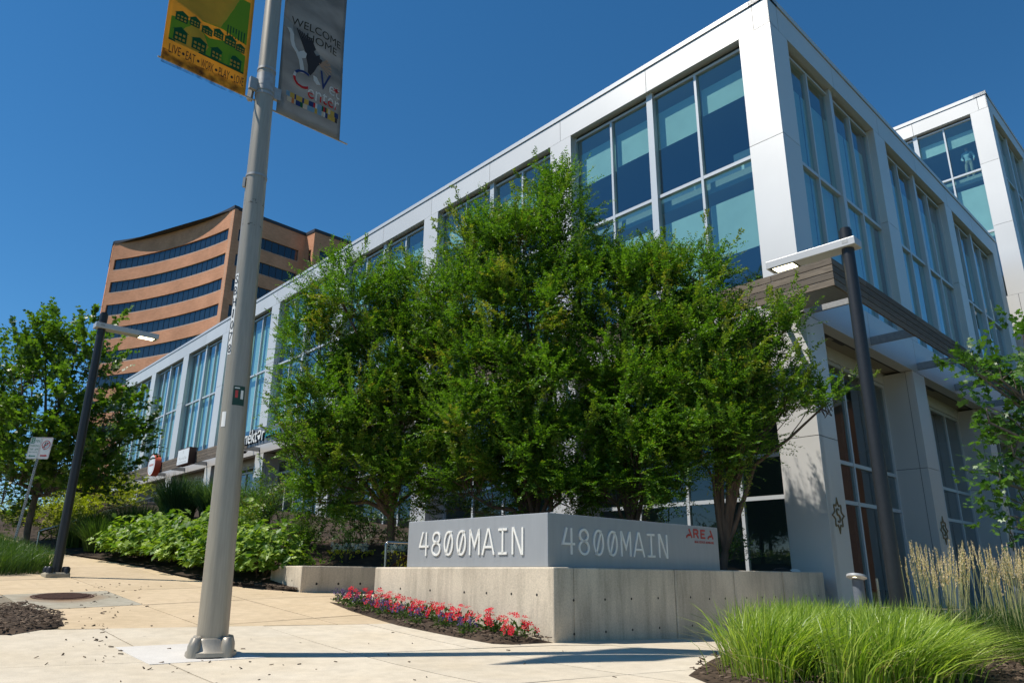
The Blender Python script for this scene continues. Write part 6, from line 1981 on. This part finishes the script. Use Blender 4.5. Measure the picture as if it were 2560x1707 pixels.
clump("blue_grass", "third blue-green grass clump just right of the street pole", 12.2, 2.0, 1200, 1.2, 0.8, M['bgrass'], 157, 0.016, (0.1, -0.1), "blue-green grasses above the hedge", True, 0.95)
clump("arching_grass", "small bright grass tuft between hedge and seat wall shrub", 8.3, 1.2, 500, 0.65, 0.4, M['grass'], 158, 0.010, (0.05, 0.0))

# ------------------------------------------------------------------ flower bed below the sign wall
fbed = [lr_xy(*p) for p in ((0.0, -0.02), (0.12, -0.55), (0.30, -0.70), (2.0, -0.78), (3.4, -0.60), (4.35, -0.38), (3.78, 0.0), (3.7, 0.02))]
mound("flower_bed", fbed, 0.06, M['soil'], edge=0.004)
pet = np.array([(0, 0, 0.0)] + [(math.cos(t) * r_, math.sin(t) * r_, 0.10 if r_ > 0.6 else 0.03) for k in range(5) for t, r_ in ((2 * math.pi * (k - 0.28) / 5, 0.92), (2 * math.pi * k / 5, 1.0), (2 * math.pi * (k + 0.28) / 5, 0.92))])
petf = [(0, 1 + 3 * k, 2 + 3 * k, 3 + 3 * k) for k in range(5)]
bme = bpy.data.meshes.new("blossom"); bme.from_pydata((pet * 0.036).tolist(), [], petf); bme.materials.append(M['redflower']); bme.update()
T_TUFT = T_RHOMB
def bedding(label, l, r, rad, h, seed, colour):
    rg = np.random.default_rng(seed)
    x, y = lr_xy(l, r); z = float(gz(x, y)) + 0.05
    red = colour == 'red'
    t = thing("red_flower_plant" if red else "purple_flower_plant", (x, y, z), label, "flower", "red flowers below the sign wall" if red else "purple flowers below the sign wall")
    n = 150
    d = unit(rg.normal(0, 1, (n, 3))); d[:, 2] = np.abs(d[:, 2])
    s_ = rg.uniform(0.4, 1, n)[:, None]
    p = np.array([x, y, z]) + d * np.array([rad, rad, h * 0.85]) * s_
    ld = unit(d + np.array([0, 0, 0.2]) + rg.normal(0, 0.4, (n, 3))); sz = rg.uniform(0.04, 0.075, n) * (1 if red else 0.65)
    scatter("foliage", T_RHOMB, p - ld * sz[:, None] * 0.5, ld, unit(np.cross(ld, d + rg.normal(0, 0.4, (n, 3)))), sz, sz * 0.5, M['flowerleaf'], t, kind="stuff")
    if red:
        k = 26
        d = unit(rg.normal(0, 1, (k, 3)) + np.array([-0.2, -0.5, 0.5])); d[:, 2] = np.abs(d[:, 2]) * 0.9 + 0.15
        for i in range(k):
            q = np.array([0, 0, 0.02]) + unit(d[i]) * np.array([rad * 1.05, rad * 1.05, h]) * rg.uniform(0.9, 1.06)
            nn = unit(d[i] * 0.7 + np.array([-0.1, -0.35, 0.5]) + rg.normal(0, 0.25, 3)); a = unit(np.cross(nn, rg.normal(0, 1, 3))); b = np.cross(nn, a); s0 = rg.uniform(0.85, 1.25)
            o = bpy.data.objects.new("blossom", bme); COL.objects.link(o); o.parent = t
            o.matrix_local = Matrix(((a[0] * s0, b[0] * s0, nn[0] * s0, q[0]), (a[1] * s0, b[1] * s0, nn[1] * s0, q[1]), (a[2] * s0, b[2] * s0, nn[2] * s0, q[2]), (0, 0, 0, 1)))
    else:
        POS = []; DD = []; SS = []; SZ = []
        for k in range(10):
            b0 = np.array([x, y, z]) + np.array([rg.normal(0, rad * 0.5), rg.normal(0, rad * 0.5), h * 0.45])
            ax = unit(np.array([rg.normal(0, 0.4), rg.normal(0, 0.4), 1.0])); m_ = 16; tt_ = rg.random(m_)
            POS.append(b0 + ax * (tt_ * h * 0.8)[:, None] + rg.normal(0, 0.008, (m_, 3))); DD.append(unit(rg.normal(0, 1, (m_, 3)) + ax * 0.4)); SS.append(unit(rg.normal(0, 1, (m_, 3)))); SZ.append(np.full(m_, 0.021))
        POS = np.concatenate(POS); DD = np.concatenate(DD); SS = np.concatenate(SS); SZ = np.concatenate(SZ)
        scatter("spikes", T_RHOMB, POS, DD, SS, SZ, SZ * 0.8, M['purple'], t, kind="stuff")
ordn = ["first", "second", "third", "fourth", "fifth", "sixth", "seventh", "eighth", "ninth", "tenth", "eleventh", "twelfth", "thirteenth"]
redl = [0.33, 0.82, 1.30, 1.72, 2.12, 2.50, 2.90, 3.28, 3.68]
for k, l in enumerate(redl):
    bedding(f"{ordn[k]} red flowering plant along the sign wall, counted from its corner", l, -0.27 + 0.03 * math.sin(k * 2.1), 0.215, 0.23, 200 + k, 'red')
purl = [(0.85, -0.60), (1.35, -0.58), (1.8, -0.64), (2.2, -0.58), (2.62, -0.56), (3.0, -0.54), (3.4, -0.52), (3.75, -0.44), (4.1, -0.32)]
for k, (l, r) in enumerate(purl):
    bedding(f"{ordn[k]} purple flowering plant at the bed's front edge, counted from the wall corner", l, r, 0.14, 0.15, 230 + k, 'purple')

# planters with white flowers and yellow trailing leaves
def planter(x, y, z, w, h, label, seed):
    rg = np.random.default_rng(seed)
    t = thing("planter", (x, y, z), label, "planter", "dark planters with white flowers")
    g = G(); fr = frame((x, y), -44.2, 45.9)
    b = w * 0.40
    g.hexa([fr(-b, -b, z), fr(b, -b, z), fr(b, b, z), fr(-b, b, z), fr(-w / 2, -w / 2, z + h), fr(w / 2, -w / 2, z + h), fr(w / 2, w / 2, z + h), fr(-w / 2, w / 2, z + h)])
    bevel(g.build("pot", M['planter'], t), 0.02)
    n = 130; p = np.stack([rg.uniform(-w * 0.55, w * 0.55, n), rg.uniform(-w * 0.55, w * 0.55, n), rg.uniform(0.0, 0.14, n)], 1) + [x, y, z + h]
    d = unit(rg.normal(0, 1, (n, 3)) + [0, -0.4, 0.5]); nn = unit(rg.normal(0, 0.5, (n, 3)) + [0, -0.5, 0.8])
    scatter("white_blossoms", (pet * [1, 1, 1], petf), p, d, unit(np.cross(nn, d)), np.full(n, 0.034), np.full(n, 0.034), M['whitepetal'], t, kind="stuff")
    n = 220; e = rg.integers(0, 2, n); u_ = rg.uniform(-w / 2, w / 2, n); clus = np.sin(u_ * 21 + seed) > -0.1
    P = np.array([fr(-w / 2 - 0.02 if e[i] else u_[i], u_[i] if e[i] else -w / 2 - 0.02, z + h + 0.03 - (rg.random() ** 1.3) * (0.30 if clus[i] else 0.06)) for i in range(n)])
    d = unit(rg.normal(0, 0.5, (n, 3)) + [0, 0, -0.8])
    scatter("trailing_leaves", T_RHOMB, P, d, unit(rg.normal(0, 1, (n, 3))), np.full(n, 0.05), np.full(n, 0.03), M['trail'], t, kind="stuff")
    n = 160; p = np.stack([rg.normal(0, w * 0.25, n), rg.normal(0, w * 0.25, n), rg.uniform(0.02, 0.35, n)], 1) + [x, y, z + h]
    d = unit(rg.normal(0, 0.4, (n, 3)) + [0, 0, 0.9])
    scatter("leaves", T_RHOMB, p, d, unit(rg.normal(0, 1, (n, 3))), np.full(n, 0.10), np.full(n, 0.02), M['shrub'], t, kind="stuff")
planter(-3.15, 15.1, 0.74, 0.62, 0.42, "dark square planter with white flowers above the seat wall", 301)
planter(-2.0, 14.55, 0.72, 0.60, 0.42, "dark planter with white flowers partly behind the sign's left end", 302)

# ------------------------------------------------------------------ mulch, chips and fallen leaves
lm_ = [lr_xy(*p) for p in ((5.42, -4.22), (5.5, -5.4), (3.7, -5.4), (3.30, -4.75), (3.66, -4.17), (4.4, -4.05))]
mound("mulch_bed", lm_, 0.05, M['soil'], edge=0.004)
mound("mulch_bed", [lr_xy(*p) for p in ((5.66, -0.2), (6.5, -0.22), (7.6, -0.6), (8.0, -1.05), (7.0, -0.98), (6.2, -0.62))], 0.08, M['soil'], edge=0.0)
def chips(name, pts, zf, size, m, label):
    n = len(pts); rg = np.random.default_rng(len(pts))
    z = np.array([zf(p[0], p[1]) for p in pts])
    a = rg.random(n) * 6.28; d = np.stack([np.cos(a), np.sin(a), rg.normal(0, 0.22, n)], 1)
    s_ = np.stack([-np.sin(a), np.cos(a), rg.normal(0, 0.35, n)], 1)
    sz = size * rg.uniform(0.4, 1.5, n)
    T = (np.array([(-0.5, -0.5, 0), (0.5, -0.4, 0), (0.5, 0.5, 0), (-0.5, 0.4, 0), (-0.4, -0.4, 0.16), (0.45, -0.3, 0.16), (0.4, 0.4, 0.18), (-0.45, 0.3, 0.14)]), [(4, 5, 6, 7), (0, 1, 5, 4), (1, 2, 6, 5), (2, 3, 7, 6), (3, 0, 4, 7)])
    o = scatter(name, T, np.stack([pts[:, 0], pts[:, 1], z], 1), d, s_, sz, sz * rg.uniform(0.12, 0.45, n), m, None, kind="stuff")
    return tag(o, label, "mulch")
M['chipv'] = leaf_mat("mulch_chips", (0.030, 0.020, 0.014), (0.16, 0.115, 0.08), None, 0.9, 0.0, 0.2)
p = np.concatenate([fill_poly(lm_, 1500, rg), fill_poly(fbed, 900, rg)])
chips("mulch_chips", p, lambda x, y: float(gz(x, y)) + 0.055, 0.05, M['chipv'], "brown bark mulch in the beds beside the sidewalk")
p = np.concatenate([fill_poly([lr_xy(*q) for q in ((5.66, -0.2), (6.5, -0.22), (7.6, -0.6), (8.0, -1.05), (7.0, -0.98), (6.2, -0.62))], 700, rg), fill_poly([(1.55, 6.9), (1.75, 5.6), (4.9, 6.6), (5.9, 8.4), (9.5, 11.2), (5.6, 10.9), (2.15, 8.25)], 2200, rg)])
chips("mulch_chips", p, lambda x, y: float(gz(x, y)) + 0.06, 0.05, M['chipv'], "brown bark mulch under the grasses and by the seat wall")
pts = []
for (u, v, n, su, sv) in ((220, 1588, 55, 45, 9), (250, 1610, 40, 45, 10), (320, 1578, 14, 25, 5), (270, 1640, 10, 60, 10), (700, 1660, 8, 60, 12), (420, 1670, 8, 80, 14), (1000, 1650, 6, 250, 30), (300, 1640, 14, 230, 30), (640, 1700, 6, 200, 10), (600, 1600, 10, 220, 25), (1300, 1660, 5, 200, 20)):
    for k in range(n):
        uu, vv = u + rg.normal(0, su), v + rg.normal(0, sv)
        d = ray(uu, vv)
        if d[2] > -5: continue
        q = np.array([0, 0, EYE]) + d * ((-EYE + 0.0) / d[2])
        for _ in range(6): q = np.array([0, 0, EYE]) + d * ((float(gz(q[0], q[1])) - EYE) / d[2])
        if 4 < q[1] < 13: pts.append(q[:2])
chips("fallen_chips", np.array(pts), lambda x, y: float(gz(x, y)) + 0.004, 0.034, M['chipv'], "stray bark chips and dry leaves scattered on the sidewalk")

# ------------------------------------------------------------------ across the streets, outside the frame but mirrored in the glass
src_t = bpy.data.objects["maple_tree"]
opp = ["street tree across the road, nearest one", "second street tree across the road", "third street tree across the road", "fourth street tree across the road", "fifth street tree across the road", "unseen tree added across the side street to darken ambient light, nearest the corner", "second unseen tree added across the side street to darken ambient light", "third unseen tree added across the side street to darken ambient light", "fourth unseen tree added across the side street to darken ambient light"]
for k, (l, r, sc_k) in enumerate(((4, -17.5, 1.45), (15, -18, 1.6), (27, -17.5, 1.5), (40, -18, 1.65), (54, -17.5, 1.5), (-14, 12, 1.7), (-12, 22, 1.7), (-16.5, 18, 1.8), (-11.5, 33, 1.6))):  # side street trees are unseen, added to darken ambient light and reflect green
    x, y = lr_xy(l, r)
    t = src_t.copy(); COL.objects.link(t)
    t.location = (x, y, float(gz(x, y))); t.rotation_euler = (0, 0, 1.3 * k + 0.6); t.scale = (sc_k, sc_k, sc_k)
    tag(t, opp[k], "tree", "trees across the road")
    for chd in src_t.children:
        c2 = chd.copy(); COL.objects.link(c2); c2.parent = t
rbk = thing("brick_block", (44, 30, -0.5), "red brick block across the side street, mirrored in the ground floor glass", "building")
M['brick2'] = brick_mat("red_brick", (0.26, 0.10, 0.05), (0.20, 0.075, 0.04), (0.22, 0.15, 0.11))
def bwall(p, q, z0, z1):
    curtain(np.array([p, q], float), z0, z1, M['brick2'], "wall", rbk, thick=-0.3)
foot = [(46, 50), (45, 38), (58, 37), (59, 49)]
for k in range(4): bwall(foot[k], foot[(k + 1) % 4], -0.5, 16.0)
G().add([(*p, 16.0) for p in foot], [(0, 1, 2, 3)]).build("roof", M['darkcap'], rbk)
for k in range(4):
    p, q = np.array(foot[k]), np.array(foot[(k + 1) % 4]); d = (q - p); Lw = np.linalg.norm(d); d = d / Lw; nn = np.array([d[1], -d[0]])
    if nn @ (np.array([0, 0]) - p) < 0: nn = -nn
    if k > 1: continue
    for f_ in range(4):
        for j in range(int(Lw // 3)):
            a = p + d * (1.6 + 3 * j); z = 1.0 + f_ * 3.3
            V = [(*(a + nn * 0.04), z), (*(a + d * 1.2 + nn * 0.04), z), (*(a + d * 1.2 + nn * 0.04), z + 1.9), (*(a + nn * 0.04), z + 1.9)]
            me, c = mk_mesh("window", V, [(0, 1, 2, 3)], M['darkglass']); wv = put("window", me, rbk, c)
            g = G()
            g.hexa([(*(a - d * .12 + nn * .02), z - .16), (*(a + d * 1.32 + nn * .02), z - .16), (*(a + d * 1.32 + nn * .14), z - .16), (*(a - d * .12 + nn * .14), z - .16), (*(a - d * .12 + nn * .02), z), (*(a + d * 1.32 + nn * .02), z), (*(a + d * 1.32 + nn * .14), z), (*(a - d * .12 + nn * .14), z)])
            g.build("sill", M['sill'], wv)
    g = G()
    g.hexa([(*(p + nn * .02), 15.3), (*(q + nn * .02), 15.3), (*(q + nn * .4), 15.3), (*(p + nn * .4), 15.3), (*(p + nn * .02), 16.2), (*(q + nn * .02), 16.2), (*(q + nn * .5), 16.2), (*(p + nn * .5), 16.2)])
    g.build("cornice", M['sill'], rbk)
